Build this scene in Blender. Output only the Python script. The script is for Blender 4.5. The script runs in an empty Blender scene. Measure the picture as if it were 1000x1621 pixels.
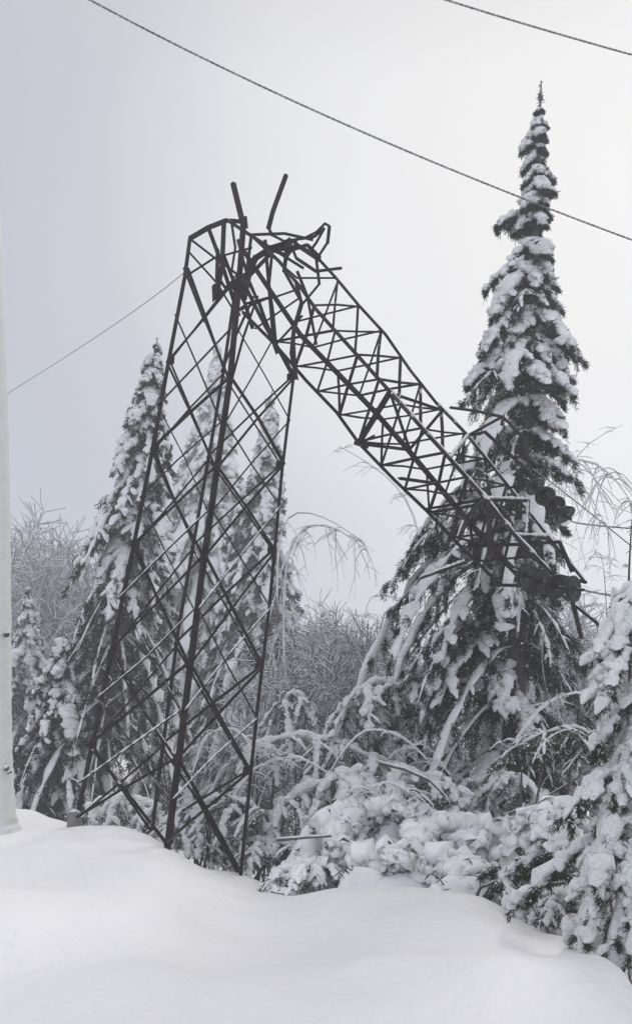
import bpy, math, random
import numpy as np
from mathutils import Vector
C = bpy.context.scene
COL = C.collection
R = math.radians

# ------------------------------------------------------------------ camera
FPX = 1400.0; PITCH = R(15.5); CAMZ = 1.6
cam = bpy.data.cameras.new('camera'); camo = bpy.data.objects.new('camera', cam); COL.objects.link(camo)
camo.location = (0, 0, CAMZ); camo.rotation_euler = (R(90) + PITCH, 0, 0)
cam.sensor_fit = 'VERTICAL'; cam.sensor_height = 24; cam.lens = 24 * FPX / 1621
cam.clip_start = 0.05; cam.clip_end = 2000
C.camera = camo
C.view_settings.view_transform = 'Standard'; C.view_settings.look = 'None'
C.view_settings.exposure = 0.03; C.view_settings.gamma = 1
C.cycles.max_bounces = 6; C.cycles.diffuse_bounces = 3; C.cycles.volume_bounces = 2
C.cycles.transparent_max_bounces = 4
CT, ST = math.cos(PITCH), math.sin(PITCH)
def at(px, py, Y):
    "world point seen at photo pixel px,py at forward distance Y"
    a = (px - 500) / FPX; b = (810.5 - py) / FPX
    t = Y / (CT - b * ST)
    return Vector((a * t, Y, CAMZ + (ST + b * CT) * t))

# ------------------------------------------------------------------ sky and sun
SUN_EL, SUN_AZ = R(36), R(24)          # thin sun behind cloud, ahead and to the right
SD = Vector((math.sin(SUN_AZ) * math.cos(SUN_EL), math.cos(SUN_AZ) * math.cos(SUN_EL), math.sin(SUN_EL)))
w = bpy.data.worlds.new('World'); C.world = w; w.use_nodes = True
nt = w.node_tree; nt.nodes.clear()
def N(t, **k):
    n = nt.nodes.new(t)
    for a, b in k.items(): setattr(n, a, b)
    return n
def math_(op, a, b=None):
    n = N('ShaderNodeMath', operation=op)
    for i, v in enumerate((a, b)):
        if v is None: continue
        if isinstance(v, (int, float)): n.inputs[i].default_value = v
        else: nt.links.new(v, n.inputs[i])
    return n.outputs[0]
out = N('ShaderNodeOutputWorld'); bg = N('ShaderNodeBackground'); bg.inputs[1].default_value = 0.1
sky = N('ShaderNodeTexSky', sky_type='NISHITA'); sky.sun_disc = False; sky.sun_elevation = SUN_EL; sky.sun_rotation = SUN_AZ
tc = N('ShaderNodeTexCoord')
dot = N('ShaderNodeVectorMath', operation='DOT_PRODUCT'); dot.inputs[1].default_value = SD
nt.links.new(tc.outputs['Generated'], dot.inputs[0])
glow = N('ShaderNodeMapRange', interpolation_type='SMOOTHSTEP'); nt.links.new(dot.outputs['Value'], glow.inputs[0])
glow.inputs[1].default_value = 0.72; glow.inputs[2].default_value = 1.0
noi = N('ShaderNodeTexNoise'); noi.inputs['Scale'].default_value = 1.6; noi.inputs['Detail'].default_value = 4
nt.links.new(tc.outputs['Generated'], noi.inputs[0])
fac = math_('ADD', glow.outputs[0], math_('MULTIPLY', math_('SUBTRACT', noi.outputs[0], 0.5), 0.6))
ramp = N('ShaderNodeValToRGB'); nt.links.new(fac, ramp.inputs[0])
e = ramp.color_ramp.elements
e[0].position = 0.0; e[0].color = (0.51, 0.53, 0.61, 1)
e[1].position = 1.0; e[1].color = (0.84, 0.84, 0.835, 1)
m = e.new(0.48); m.color = (0.59, 0.592, 0.645, 1)
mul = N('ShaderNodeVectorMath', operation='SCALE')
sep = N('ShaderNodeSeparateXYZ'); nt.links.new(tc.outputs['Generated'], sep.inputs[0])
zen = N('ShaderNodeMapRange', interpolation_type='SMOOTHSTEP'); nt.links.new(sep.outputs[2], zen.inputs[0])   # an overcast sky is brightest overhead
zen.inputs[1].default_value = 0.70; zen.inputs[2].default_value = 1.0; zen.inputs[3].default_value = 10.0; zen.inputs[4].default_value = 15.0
bak = N('ShaderNodeMapRange', interpolation_type='SMOOTHSTEP'); nt.links.new(sep.outputs[1], bak.inputs[0])    # added fill: sky made brighter behind the camera to lift the snow mounds
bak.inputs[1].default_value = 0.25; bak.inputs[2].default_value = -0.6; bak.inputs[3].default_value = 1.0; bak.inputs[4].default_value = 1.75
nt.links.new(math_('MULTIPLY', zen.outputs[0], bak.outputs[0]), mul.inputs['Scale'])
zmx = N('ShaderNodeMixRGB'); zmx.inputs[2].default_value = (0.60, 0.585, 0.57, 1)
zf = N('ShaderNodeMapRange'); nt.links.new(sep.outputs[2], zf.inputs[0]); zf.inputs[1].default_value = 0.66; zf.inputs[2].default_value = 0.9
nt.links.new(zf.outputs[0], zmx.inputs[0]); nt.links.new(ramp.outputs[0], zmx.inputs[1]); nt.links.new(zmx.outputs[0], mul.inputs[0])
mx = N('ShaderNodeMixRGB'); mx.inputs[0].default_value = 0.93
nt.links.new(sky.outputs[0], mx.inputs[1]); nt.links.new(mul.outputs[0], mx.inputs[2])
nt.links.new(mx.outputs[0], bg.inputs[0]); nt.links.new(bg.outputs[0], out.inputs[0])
sl = bpy.data.lights.new('sun', 'SUN'); so = bpy.data.objects.new('sun', sl); COL.objects.link(so)
sl.energy = 1.3; sl.angle = R(14); sl.color = (1.0, 0.97, 0.93)
so.rotation_euler = SD.to_track_quat('Z', 'Y').to_euler()

# ------------------------------------------------------------------ materials
def material(name, base, rough=0.85, noise=None, bump=None, frost=0.0, top_snow=None, spec=0.3, metallic=0.0, nscale=3.0):
    m = bpy.data.materials.new(name); m.use_nodes = True
    t = m.node_tree; b = t.nodes['Principled BSDF']
    b.inputs['Roughness'].default_value = rough; b.inputs['Metallic'].default_value = metallic
    b.inputs['Specular IOR Level'].default_value = spec
    co = t.nodes.new('ShaderNodeTexCoord')
    rgb = t.nodes.new('ShaderNodeRGB'); rgb.outputs[0].default_value = (*base, 1)
    cur = rgb.outputs[0]
    if noise:
        n = t.nodes.new('ShaderNodeTexNoise'); n.inputs['Scale'].default_value = nscale; n.inputs['Detail'].default_value = 6
        t.links.new(co.outputs['Object'], n.inputs[0])
        mr = t.nodes.new('ShaderNodeMapRange'); mr.inputs[1].default_value = 0.35; mr.inputs[2].default_value = 0.65
        t.links.new(n.outputs[0], mr.inputs[0])
        x = t.nodes.new('ShaderNodeMixRGB'); t.links.new(mr.outputs[0], x.inputs[0])
        t.links.new(cur, x.inputs[1]); x.inputs[2].default_value = (*noise, 1); cur = x.outputs[0]
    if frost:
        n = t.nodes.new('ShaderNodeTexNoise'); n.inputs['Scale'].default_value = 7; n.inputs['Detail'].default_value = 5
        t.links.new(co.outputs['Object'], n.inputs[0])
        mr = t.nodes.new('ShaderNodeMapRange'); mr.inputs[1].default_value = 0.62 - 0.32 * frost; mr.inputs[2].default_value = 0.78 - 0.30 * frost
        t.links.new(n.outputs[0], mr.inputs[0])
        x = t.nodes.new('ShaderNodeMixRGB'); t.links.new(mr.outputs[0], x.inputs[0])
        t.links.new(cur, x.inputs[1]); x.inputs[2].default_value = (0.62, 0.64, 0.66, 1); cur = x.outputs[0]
    if top_snow:
        g = t.nodes.new('ShaderNodeNewGeometry'); s = t.nodes.new('ShaderNodeSeparateXYZ')
        t.links.new(g.outputs['Normal'], s.inputs[0])
        n = t.nodes.new('ShaderNodeTexNoise'); n.inputs['Scale'].default_value = 5; n.inputs['Detail'].default_value = 4
        t.links.new(co.outputs['Object'], n.inputs[0])
        ad = t.nodes.new('ShaderNodeMath'); ad.operation = 'MULTIPLY_ADD'; ad.inputs[1].default_value = 1.3
        t.links.new(n.outputs[0], ad.inputs[0]); t.links.new(s.outputs[2], ad.inputs[2])
        mr = t.nodes.new('ShaderNodeMapRange'); mr.inputs[1].default_value = top_snow; mr.inputs[2].default_value = top_snow + 0.12
        t.links.new(ad.outputs[0], mr.inputs[0])
        x = t.nodes.new('ShaderNodeMixRGB'); t.links.new(mr.outputs[0], x.inputs[0])
        t.links.new(cur, x.inputs[1]); x.inputs[2].default_value = (0.75, 0.76, 0.79, 1); cur = x.outputs[0]
    t.links.new(cur, b.inputs['Base Color'])
    if bump:
        sc, st, di = bump
        n = t.nodes.new('ShaderNodeTexNoise'); n.inputs['Scale'].default_value = sc; n.inputs['Detail'].default_value = 8
        t.links.new(co.outputs['Object'], n.inputs[0])
        bp = t.nodes.new('ShaderNodeBump'); bp.inputs['Strength'].default_value = st; bp.inputs['Distance'].default_value = di
        t.links.new(n.outputs[0], bp.inputs['Height']); t.links.new(bp.outputs[0], b.inputs['Normal'])
    return m
M_GROUND = material('ground_snow', (0.85, 0.845, 0.845), 0.7, noise=(0.80, 0.798, 0.80), bump=(7, 0.5, 0.08), nscale=0.6)
M_SNOW = material('bough_snow', (0.86, 0.865, 0.87), 0.75, noise=(0.79, 0.795, 0.80), bump=(22, 1.0, 0.07), nscale=6)
M_PUFF = material('heaped_snow', (0.87, 0.87, 0.875), 0.7, noise=(0.83, 0.83, 0.84), bump=(7, 0.6, 0.05), nscale=3)
M_SNOWF = material('far_bough_snow', (0.74, 0.75, 0.78), 0.8, noise=(0.60, 0.61, 0.64), bump=(9, 0.8, 0.08), nscale=4)
M_NEEDLE = material('spruce_needles', (0.008, 0.010, 0.007), 0.85, noise=(0.020, 0.022, 0.016), frost=0.04, spec=0.08)
M_NEEDLEN = material('near_needles', (0.018, 0.024, 0.011), 0.8, noise=(0.040, 0.048, 0.024), frost=0.04, spec=0.08)
M_NEEDLEF = material('far_needles', (0.030, 0.033, 0.031), 0.85, noise=(0.055, 0.058, 0.055), frost=0.55, spec=0.08)  # heavy frost colour also stands in for haze on the distant spruces
M_BARK = material('conifer_bark', (0.060, 0.052, 0.046), 0.9, noise=(0.11, 0.10, 0.095), bump=(20, 0.8, 0.03), top_snow=1.35)
M_TWIG = material('bare_twigs', (0.04, 0.038, 0.034), 0.9, noise=(0.075, 0.072, 0.066), top_snow=1.25, spec=0.1)
M_TWIGF = material('frosted_twigs', (0.10, 0.098, 0.10), 0.9, noise=(0.17, 0.168, 0.17), top_snow=1.15)
M_RIME = material('rimed_bark', (0.68, 0.69, 0.64), 0.9, noise=(0.72, 0.73, 0.71), bump=(12, 0.7, 0.04), nscale=4)
M_STEEL = material('weathered_steel', (0.009, 0.008, 0.008), 0.8, noise=(0.028, 0.020, 0.018), bump=(40, 0.3, 0.01), top_snow=1.40, spec=0.05, nscale=5)
M_STEELC = material('snowed_steel', (0.014, 0.012, 0.012), 0.8, noise=(0.05, 0.042, 0.04), bump=(40, 0.3, 0.01), top_snow=1.28, spec=0.05, nscale=5)
M_GLASS = material('black_insulator', (0.005, 0.005, 0.006), 0.35, spec=0.25)
M_WIRE = material('wire', (0.07, 0.068, 0.07), 0.7, noise=(0.30, 0.30, 0.31), nscale=14)
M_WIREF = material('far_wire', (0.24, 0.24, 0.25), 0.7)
M_CONC = material('concrete', (0.16, 0.155, 0.15), 0.9, noise=(0.24, 0.235, 0.23), bump=(30, 0.5, 0.02), top_snow=1.2)

# ------------------------------------------------------------------ helpers
def tag(o, label=None, cat=None, group=None, kind=None):
    if label: o['label'] = label
    if cat: o['category'] = cat
    if group: o['group'] = group
    if kind: o['kind'] = kind
    return o
def empty(name, loc, label, cat, group=None):
    o = bpy.data.objects.new(name, None); COL.objects.link(o); o.location = loc
    o.empty_display_size = 0.3
    return tag(o, label, cat, group)
class MB:
    "collects vertices and faces; build() links them as ONE mesh object (coordinates are world, minus the parent's place)"
    def __init__(s): s.v = []; s.q = []; s.t = []; s.n = 0
    def add(s, V, Q=None, T=None):
        V = np.asarray(V, float).reshape(-1, 3); s.v.append(V)
        if Q is not None and len(Q): s.q.append(np.asarray(Q, int).reshape(-1, 4) + s.n)
        if T is not None and len(T): s.t.append(np.asarray(T, int).reshape(-1, 3) + s.n)
        s.n += len(V)
    def build(s, name, mat, parent=None, smooth=True, origin=None):
        V = np.concatenate(s.v) if s.v else np.zeros((0, 3))
        o_ = np.zeros(3)
        if parent is not None:
            p = parent; o_ = np.zeros(3)
            while p is not None: o_ = o_ + np.array(p.location); p = p.parent
        elif origin is not None: o_ = np.array(origin, float)
        V = V - o_
        Q = np.concatenate(s.q) if s.q else np.zeros((0, 4), int)
        T = np.concatenate(s.t) if s.t else np.zeros((0, 3), int)
        me = bpy.data.meshes.new(name)
        me.vertices.add(len(V)); me.vertices.foreach_set('co', V.ravel())
        nl = Q.size + T.size; me.loops.add(nl)
        me.loops.foreach_set('vertex_index', np.concatenate([Q.ravel(), T.ravel()]))
        me.polygons.add(len(Q) + len(T))
        st = np.concatenate([np.arange(len(Q)) * 4, Q.size + np.arange(len(T)) * 3])
        me.polygons.foreach_set('loop_start', st)
        me.polygons.foreach_set('loop_total', np.concatenate([np.full(len(Q), 4), np.full(len(T), 3)]))
        me.update(calc_edges=True); me.validate()
        me.polygons.foreach_set('use_smooth', np.full(len(me.polygons), smooth))
        me.materials.append(mat)
        o = bpy.data.objects.new(name, me); COL.objects.link(o)
        if parent is not None: o.parent = parent
        elif origin is not None: o.location = origin
        return o
def tubes(mb, P, Rr, sides=6, W=None, sx=1.0, sy=1.0, jit=0.0, rng=None, cap=False):
    "P (n,k,3) centre lines, Rr (n,k) radii, W (n,3) side vectors"
    P = np.asarray(P, float); n, k, _ = P.shape
    Rr = np.broadcast_to(Rr, (n, k))
    T = np.gradient(P, axis=1); T /= np.linalg.norm(T, axis=2, keepdims=True) + 1e-9
    if W is None:
        t0 = P[:, -1] - P[:, 0]; t0 = t0 / (np.linalg.norm(t0, axis=1, keepdims=True) + 1e-9)
        ref = np.where(np.abs(t0[:, 2:3]) > 0.9, np.array([[1.0, 0.1, 0]]), np.array([[0, 0, 1.0]]))
        W = np.cross(t0, ref)
    W = W / (np.linalg.norm(W, axis=-1, keepdims=True) + 1e-9)
    W = np.broadcast_to(W[:, None, :], P.shape)
    U = np.cross(W, T); U /= np.linalg.norm(U, axis=2, keepdims=True) + 1e-9
    S = np.cross(T, U)
    a = np.arange(sides) * 2 * np.pi / sides + 0.5
    rr = Rr[:, :, None] * np.ones(sides)
    if jit: rr = rr * (1 + jit * rng.standard_normal(rr.shape))
    V = P[:, :, None, :] + rr[..., None] * (sx * np.cos(a)[None, None, :, None] * S[:, :, None, :] + sy * np.sin(a)[None, None, :, None] * U[:, :, None, :])
    i = np.arange(n)[:, None, None] * (k * sides); j = np.arange(k - 1)[None, :, None] * sides; s = np.arange(sides)[None, None, :]; s2 = (s + 1) % sides
    Q = np.stack([i + j + s, i + j + s2, i + j + sides + s2, i + j + sides + s], -1).reshape(-1, 4)
    Tt = None
    V = V.reshape(-1, 3)
    if cap:
        ce = np.concatenate([P[:, 0], P[:, -1]]); b0 = len(V); V = np.concatenate([V, ce])
        i1 = np.arange(n)[:, None] * (k * sides); s1 = np.arange(sides)[None, :]; sn = (s1 + 1) % sides
        c0 = b0 + np.arange(n)[:, None] + 0 * s1; c1 = c0 + n
        Tt = np.concatenate([np.stack([c0, i1 + sn, i1 + s1], -1).reshape(-1, 3),
                             np.stack([c1, i1 + (k - 1) * sides + s1, i1 + (k - 1) * sides + sn], -1).reshape(-1, 3)])
    mb.add(V, Q, Tt)
def blades(mb, B, D, L, Wd, rng):
    n = len(B); D = D / (np.linalg.norm(D, axis=1, keepdims=True) + 1e-9)
    r = rng.standard_normal((n, 3)); S = np.cross(D, r); S /= np.linalg.norm(S, axis=1, keepdims=True) + 1e-9
    L = np.broadcast_to(L, (n,))[:, None]; Wd = np.broadcast_to(Wd, (n,))[:, None]
    m = B + D * L * 0.45
    V = np.stack([B, m + S * Wd, B + D * L, m - S * Wd], 1).reshape(-1, 3)
    mb.add(V, np.arange(n * 4).reshape(n, 4))

# ------------------------------------------------------------------ ground
CREST = [(-500,1250,17),(-200,1260,17),(17,1279,16.5),(60,1287,15.6),(110,1302,14.6),(190,1312,13.9),(240,1326,13.2),(282,1346,12.8),
         (322,1371,12.9),(364,1385,13.0),(406,1399,12.6),(470,1412,12.0),(560,1404,11.6),(650,1412,11.0),(760,1424,10.2),
         (830,1452,9.3),(900,1469,8.6),(950,1487,8.0),(985,1524,7.2),(1000,1551,6.8),(1060,1610,6.2),(1200,1660,5.2),(1500,1750,4.2)]
cp = np.array([at(*c) for c in CREST])
c_phi = np.arctan2(cp[:, 0], cp[:, 1]); c_r = np.hypot(cp[:, 0], cp[:, 1]); c_z = cp[:, 2]
def ground_z(x, y):
    x = np.asarray(x, float); y = np.asarray(y, float)
    r = np.hypot(x, y) + 1e-6; phi = np.arctan2(x, y)
    rc = np.interp(phi, c_phi, c_r); zc = np.interp(phi, c_phi, c_z)
    fade = np.clip((1.9 - np.abs(phi)) / 0.7, 0, 1)
    u = r / rc
    z = zc * fade * np.minimum(u, 1.15) ** 1.25
    d = r - rc - 0.25; wd = 0.35
    ramp_ = 0.5 * (np.sqrt(d * d + wd * wd) + d)
    sl = np.interp(phi, [-0.5, -0.2, 0.0, 0.2, 0.36, 0.6], [0.16, 0.22, 0.16, 0.22, 0.75, 0.9])
    mxd = np.interp(phi, [-0.5, -0.2, 0.1, 0.36], [1.3, 1.6, 2.2, 3.2])
    z = z - fade * mxd * (1 - np.exp(-sl * ramp_ / mxd))
    z = z + 0.035 * np.sin(1.1 * x + 0.7 * y) * np.sin(0.6 * y - 0.4 * x + 1) + 0.02 * np.sin(2.3 * x + 1.1) * np.sin(1.9 * y)
    z = z + np.clip((r - 45) / 40, 0, 1) ** 2 * 5
    return z
def gz(x, y): return float(ground_z(x, y))
def axis(lo, f0, f1, hi, fine, grow=1.18):
    a = list(np.arange(f0, f1, fine)); s = fine; v = f0
    left = []
    while v > lo: s *= grow; v -= s; left.append(max(v, lo))
    s = fine; v = a[-1]; right = []
    while v < hi: s *= grow; v += s; right.append(min(v, hi))
    return np.array(left[::-1] + a + right)
xs = axis(-84, -8, 9, 84, 0.09); ys = axis(-34, 2, 18, 118, 0.09)
X, Y = np.meshgrid(xs, ys); Z = ground_z(X, Y)
nr = np.random.default_rng(3)
for kx in range(90):                         # small wind ripples and settling dimples in the snow
    fx, fy = nr.normal(0, 3.2, 2); f2 = fx * fx + fy * fy; amp = 0.024 / (1 + 0.22 * f2) * min(1.0, f2 / 6)
    Z = Z + amp * np.sin(fx * X + fy * Y + nr.uniform(0, 6.28))
g = MB(); ny, nx = X.shape
idx = np.arange(ny * nx).reshape(ny, nx)
g.add(np.stack([X, Y, Z], -1), np.stack([idx[:-1, :-1], idx[:-1, 1:], idx[1:, 1:], idx[1:, :-1]], -1).reshape(-1, 4))
tag(g.build('ground', M_GROUND), 'smooth white snow field falling away to the right', kind='structure')

# ------------------------------------------------------------------ haze
hb = MB(); x0, x1, y0, y1, z0, z1 = -88, 88, -38, 122, -6, 27
hb.add([(x0,y0,z0),(x1,y0,z0),(x1,y1,z0),(x0,y1,z0),(x0,y0,z1),(x1,y0,z1),(x1,y1,z1),(x0,y1,z1)],
       [(0,3,2,1),(4,5,6,7),(0,1,5,4),(1,2,6,5),(2,3,7,6),(3,0,4,7)])
mh = bpy.data.materials.new('haze'); mh.use_nodes = True; t_ = mh.node_tree
t_.nodes.remove(t_.nodes['Principled BSDF'])
pv = t_.nodes.new('ShaderNodeVolumePrincipled'); pv.inputs['Color'].default_value = (0.93, 0.94, 0.97, 1)
pv.inputs['Density'].default_value = 0.0040; pv.inputs['Anisotropy'].default_value = 0.3
t_.links.new(pv.outputs[0], t_.nodes['Material Output'].inputs['Volume'])
tag(hb.build('haze', mh, smooth=False), 'cold pale mist between the trees', kind='stuff')

# ------------------------------------------------------------------ spruce boughs
def boughs(mbs, P0, az, reach, rise, drop, S, rng, nl=12, nb=40, blade=0.12, cov=0.75, lat=0.5, sway=0.1, wood=0.02, latdrop=0.9, alpha=58, bw=0.06, main_snow=1.0, crumbs=0.22, hang=0.12, vj=0.12):
    needle, snow, woodm = mbs
    P0 = np.asarray(P0, float); n = len(P0); K = 9
    bc = lambda v: np.broadcast_to(np.asarray(v, float), (n,)).copy()
    az, reach, rise, drop, S, lat = map(bc, (az, reach, rise, drop, S, lat))
    D = np.stack([np.cos(az), np.sin(az), 0 * az], -1); W = np.stack([-np.sin(az), np.cos(az), 0 * az], -1)
    t = np.linspace(0, 1, K)[None, :, None]
    def curve(tt):   # tt (n,m) -> (n,m,3)
        tt = tt[..., None]
        return (P0[:, None] + D[:, None] * reach[:, None, None] * (tt * (1 - 0.10 * tt ** 3))
                + W[:, None] * (sw[:, None, None] * tt ** 2)
                + np.array([0, 0, 1.0]) * (rise[:, None, None] * tt - (drop + rise)[:, None, None] * tt ** 1.75))
    sw = sway * reach * rng.standard_normal(n)
    tt = np.repeat(np.linspace(0, 1, K)[None], n, 0); P = curve(tt)
    if woodm is not None:
        tubes(woodm, P, wood * (1.15 - tt) , 4, W)
    # snow lying along the bough
    KS = 21; ts = np.repeat(np.linspace(0.06, 1.03, KS)[None], n, 0); PS = curve(ts)
    sh = np.clip((ts - 0.03) * 6, 0.2, 1) ** 0.7 * np.clip((1.05 - ts) * 4, 0, 1) ** 0.5
    rn = 0.62 + 0.55 * rng.random((n, KS)); gap = np.where(rng.random((n, KS)) < 0.2 * main_snow, 0.35, 1.0)
    RS = 0.8 * S[:, None] * sh * rn * gap * main_snow + 0.004; RS = RS * np.repeat(np.repeat(rng.uniform(0.75, 1.25, (n, (KS + 1) // 2)), 2, 1)[:, :KS], 1, 0)
    PS = PS + np.array([0, 0, 1.0]) * RS[..., None] * 0.55 + rng.normal(0, 0.12, PS.shape) * RS[..., None]
    if main_snow > 0: tubes(snow, PS, RS, 10, W, 1.45, 0.72, vj, rng)
    # side shoots
    tj = (np.arange(nl)[None] + rng.uniform(0.2, 0.9, (n, nl))) / nl * 0.93 + 0.07
    sg = np.where((np.arange(nl) % 2)[None] == 0, 1.0, -1.0) * np.ones((n, 1))
    al = np.radians(alpha + rng.normal(0, 18, (n, nl))) * sg
    al[:, -1] *= 0.2
    B = curve(tj)
    ca, sa = np.cos(al), np.sin(al)
    LD = D[:, None] * ca[..., None] + W[:, None] * sa[..., None]
    LW = -D[:, None] * sa[..., None] + W[:, None] * ca[..., None]
    ll = lat[:, None] * (1.0 - 0.55 * tj) * np.clip(tj * 4, 0.35, 1) * rng.uniform(0.55, 1.25, (n, nl))
    ld = latdrop * rng.uniform(0.55, 1.5, (n, nl))
    Bf, LDf, LWf, lf, df = B.reshape(-1, 3), LD.reshape(-1, 3), LW.reshape(-1, 3), ll.ravel(), ld.ravel()
    Sf = np.repeat(S, nl)
    m = len(Bf); blf = np.repeat(np.broadcast_to(np.asarray(blade, float), (n,)), nl)
    hc = 1 / np.sqrt(1 + df ** 2)
    def lcurve(s):   # s (m,q)
        s_ = s[..., None]
        return Bf[:, None] + LDf[:, None] * (lf * hc)[:, None, None] * s_ - np.array([0, 0, 1.0]) * (lf * hc * df)[:, None, None] * (0.25 * s_ + 0.75 * s_ ** 1.8)
    if woodm is not None:
        ss = np.repeat(np.linspace(0, 1, 4)[None], m, 0); tubes(woodm, lcurve(ss), wood * 0.42 * (1.1 - ss), 3, LWf)
    keep = rng.random(m) < np.repeat(np.broadcast_to(np.asarray(cov, float), (n,)), nl)
    KL = 8; ss = np.repeat(np.linspace(0.0, 1.0, KL)[None], m, 0)
    sh = (ss + 0.25) ** 0.3 * np.clip((1.03 - ss) * 3, 0, 1) ** 0.6
    RL = Sf[:, None] * 0.66 * sh * (0.5 + 0.75 * rng.random((m, KL))) * rng.uniform(0.6, 1.25, (m, 1)) + 0.003
    PL = lcurve(ss) + np.array([0, 0, 1.0]) * RL[..., None] * 0.5 + rng.normal(0, 0.15, (m, KL, 3)) * RL[..., None]
    if keep.any(): tubes(snow, PL[keep], RL[keep], 7, LWf[keep], 1.4, 0.75, vj, rng)
    # needle twigs hanging below
    if nb:
        ns = 6; qs = rng.random((m, ns)) ** 0.8; which = rng.integers(0, ns, (m, nb)); q = np.take_along_axis(qs, which, 1) * 0.75 + 0.25 * rng.random((m, nb))
        hl = np.take_along_axis(rng.uniform(0.1, 1.0, (m, ns)), which, 1) * rng.random((m, nb)) * hang
        Bn = lcurve(q) - np.array([0, 0, 1.0]) * (hl * np.minimum(1, lf * 2.5)[:, None])[..., None]
        Dn = LDf[:, None] * 0.55 + LWf[:, None] * rng.normal(0, 0.75, (m, nb, 1)) + rng.normal(0, 0.3, (m, nb, 3)) - np.array([0, 0, 1.0]) * rng.uniform(0.2, 1.5, (m, nb, 1))
        bl = np.repeat(blf, nb); Ln = bl * rng.uniform(0.5, 1.5, m * nb)
        Bn = Bn.reshape(-1, 3) + rng.normal(0, 0.15, (m * nb, 3)) * bl[:, None]; Dn = Dn.reshape(-1, 3)
        blades(needle, Bn, Dn, Ln, Ln * bw, rng)
        # rime crumbs caught on the shoots
        kk = rng.random(m * nb) < crumbs
        blades(snow, Bn[kk] + np.array([0, 0, 0.012]), Dn[kk] + rng.normal(0, 0.25, (kk.sum(), 3)), Ln[kk] * 0.55, Ln[kk] * 0.16, rng)

def spruce(name, label, top, base, tiers, seed, group=None, nsnow=M_SNOW, nneedle=M_NEEDLE, trunk_r=0.16, S=0.11, nl=12, nb=40, blade=0.13, cov=0.75,
           lat=0.55, droop=1.0, nper=7, spacing=0.42, fill=1.0, extra=None, tip=1.0, bend=0.0, bottom=0.06, bw=0.07, crumbs=0.035, wide=1.3, lo=0.5, hang=0.3, vj=0.07, cat='conifer', rise=0.12, top_gap=0.0, wood=0.018):
    """tiers: list of (height fraction from the ground, left reach, right reach) in metres"""
    rng = np.random.default_rng(seed)
    top = np.array(top); base = np.array(base, float)
    base[2] = gz(base[0], base[1]) - 0.1
    H = top[2] - base[2]
    root = empty(name, tuple(base), label, cat, group)
    def trunk(f):
        f = np.asarray(f, float)[..., None]
        p = base + (top - base) * f
        return p + np.array([1.0, 0.3, 0]) * bend * np.sin(f * np.pi)
    f = np.linspace(0, 1, 24); tm = MB()
    rr = trunk_r * (1 - f) ** 0.85 + 0.012 + trunk_r * 0.5 * np.exp(-f * 40)
    tubes(tm, trunk(f)[None], rr[None], 9, jit=0.04, rng=rng, cap=True)
    tm.build('trunk', M_BARK, root)
    th, tl, tr = (np.array([q[i] for q in tiers]) for i in range(3))
    hs = []; h = bottom * H
    while h < H * (1 - 0.012 - top_gap): hs.append(h); h += spacing * (0.62 + 0.75 * (1 - h / H)) * rng.uniform(0.8, 1.2)
    P0, AZ, RE, DR, SS, LA, CV = [], [], [], [], [], [], []
    for h in hs:
        fr = h / H; k = max(3, int(round(nper * (0.55 + 0.5 * (1 - fr))))); a0 = rng.uniform(0, 6.28)
        for i in range(k):
            a = a0 + i * 6.283 / k + rng.normal(0, 0.22)
            c = math.cos(a); Lr = np.interp(fr, th, tl); Rr_ = np.interp(fr, th, tr); mid = 0.5 * (Lr + Rr_)
            re = mid + (Rr_ - mid) * max(c, 0) + (Lr - mid) * max(-c, 0)
            re *= rng.uniform(0.5, 1.08) * wide
            if re < 0.05: continue
            P0.append(trunk(fr + rng.normal(0, 0.004))); AZ.append(a); RE.append(re)
            DR.append(re * droop * rng.uniform(0.7, 1.3)); SS.append(S * min(0.62 + 0.38 * min(1, re / 1.2), re * 2.2) * rng.uniform(0.7, 1.3)); LA.append(min(lat, re * 0.62)); g_ = lo + (1 - lo) * min(1, max(0, (fr - 0.25) / 0.5)); CV.append(cov * g_); bare = rng.random() > g_ ** 0.5; SS[-1] *= (0.25 if bare else 1.0) * (0.5 + 0.5 * g_)
    nd, sn, wd = MB(), MB(), MB()
    RE = np.array(RE)
    boughs((nd, sn, wd), P0, AZ, RE, RE * rise, DR, SS, rng, nl, nb, np.minimum(blade, RE * 0.16 + 0.035), CV, LA, wood=wood, bw=bw, crumbs=crumbs, hang=hang, vj=vj)
    if extra:
        for (p, a, re, dr, s_, la) in extra:
            boughs((nd, sn, wd), [p], [a], [re], [re * 0.1], [dr], [s_], rng, nl + 4, nb, blade, min(1, cov + 0.1) if s_ > 0.1 or s_ < 0.08 and la < 0.45 else 0.35, [la], sway=0.1 if re < 1.5 else 0.22, wood=wood, bw=bw, crumbs=crumbs, hang=hang, vj=vj)
    # leader with short rimed shoots
    ft = np.linspace(1 - 0.9 / H * tip, 1, 12); pt = trunk(ft)
    nk = 46; q = rng.random(nk); bq = np.array([np.interp(q, np.linspace(0, 1, 12), pt[:, i]) for i in range(3)]).T
    a = rng.uniform(0, 6.28, nk); D = np.stack([np.cos(a), np.sin(a), rng.uniform(-0.4, 0.8, nk)], -1); Ls = 0.05 + 0.17 * (1 - q) * rng.random(nk)
    blades(nd, bq, D, Ls, 0.012, rng)
    blades(sn, bq, D + rng.normal(0, 0.1, D.shape), Ls * 0.9, 0.013, rng)
    cr = nd.build('crown', nneedle, root, smooth=False)
    wd.build('branch_wood', M_BARK, root)
    sn.build('snow_cover', nsnow, cr)
    return root

def S_(Y, px): return px * Y / FPX * 1.02

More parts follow.
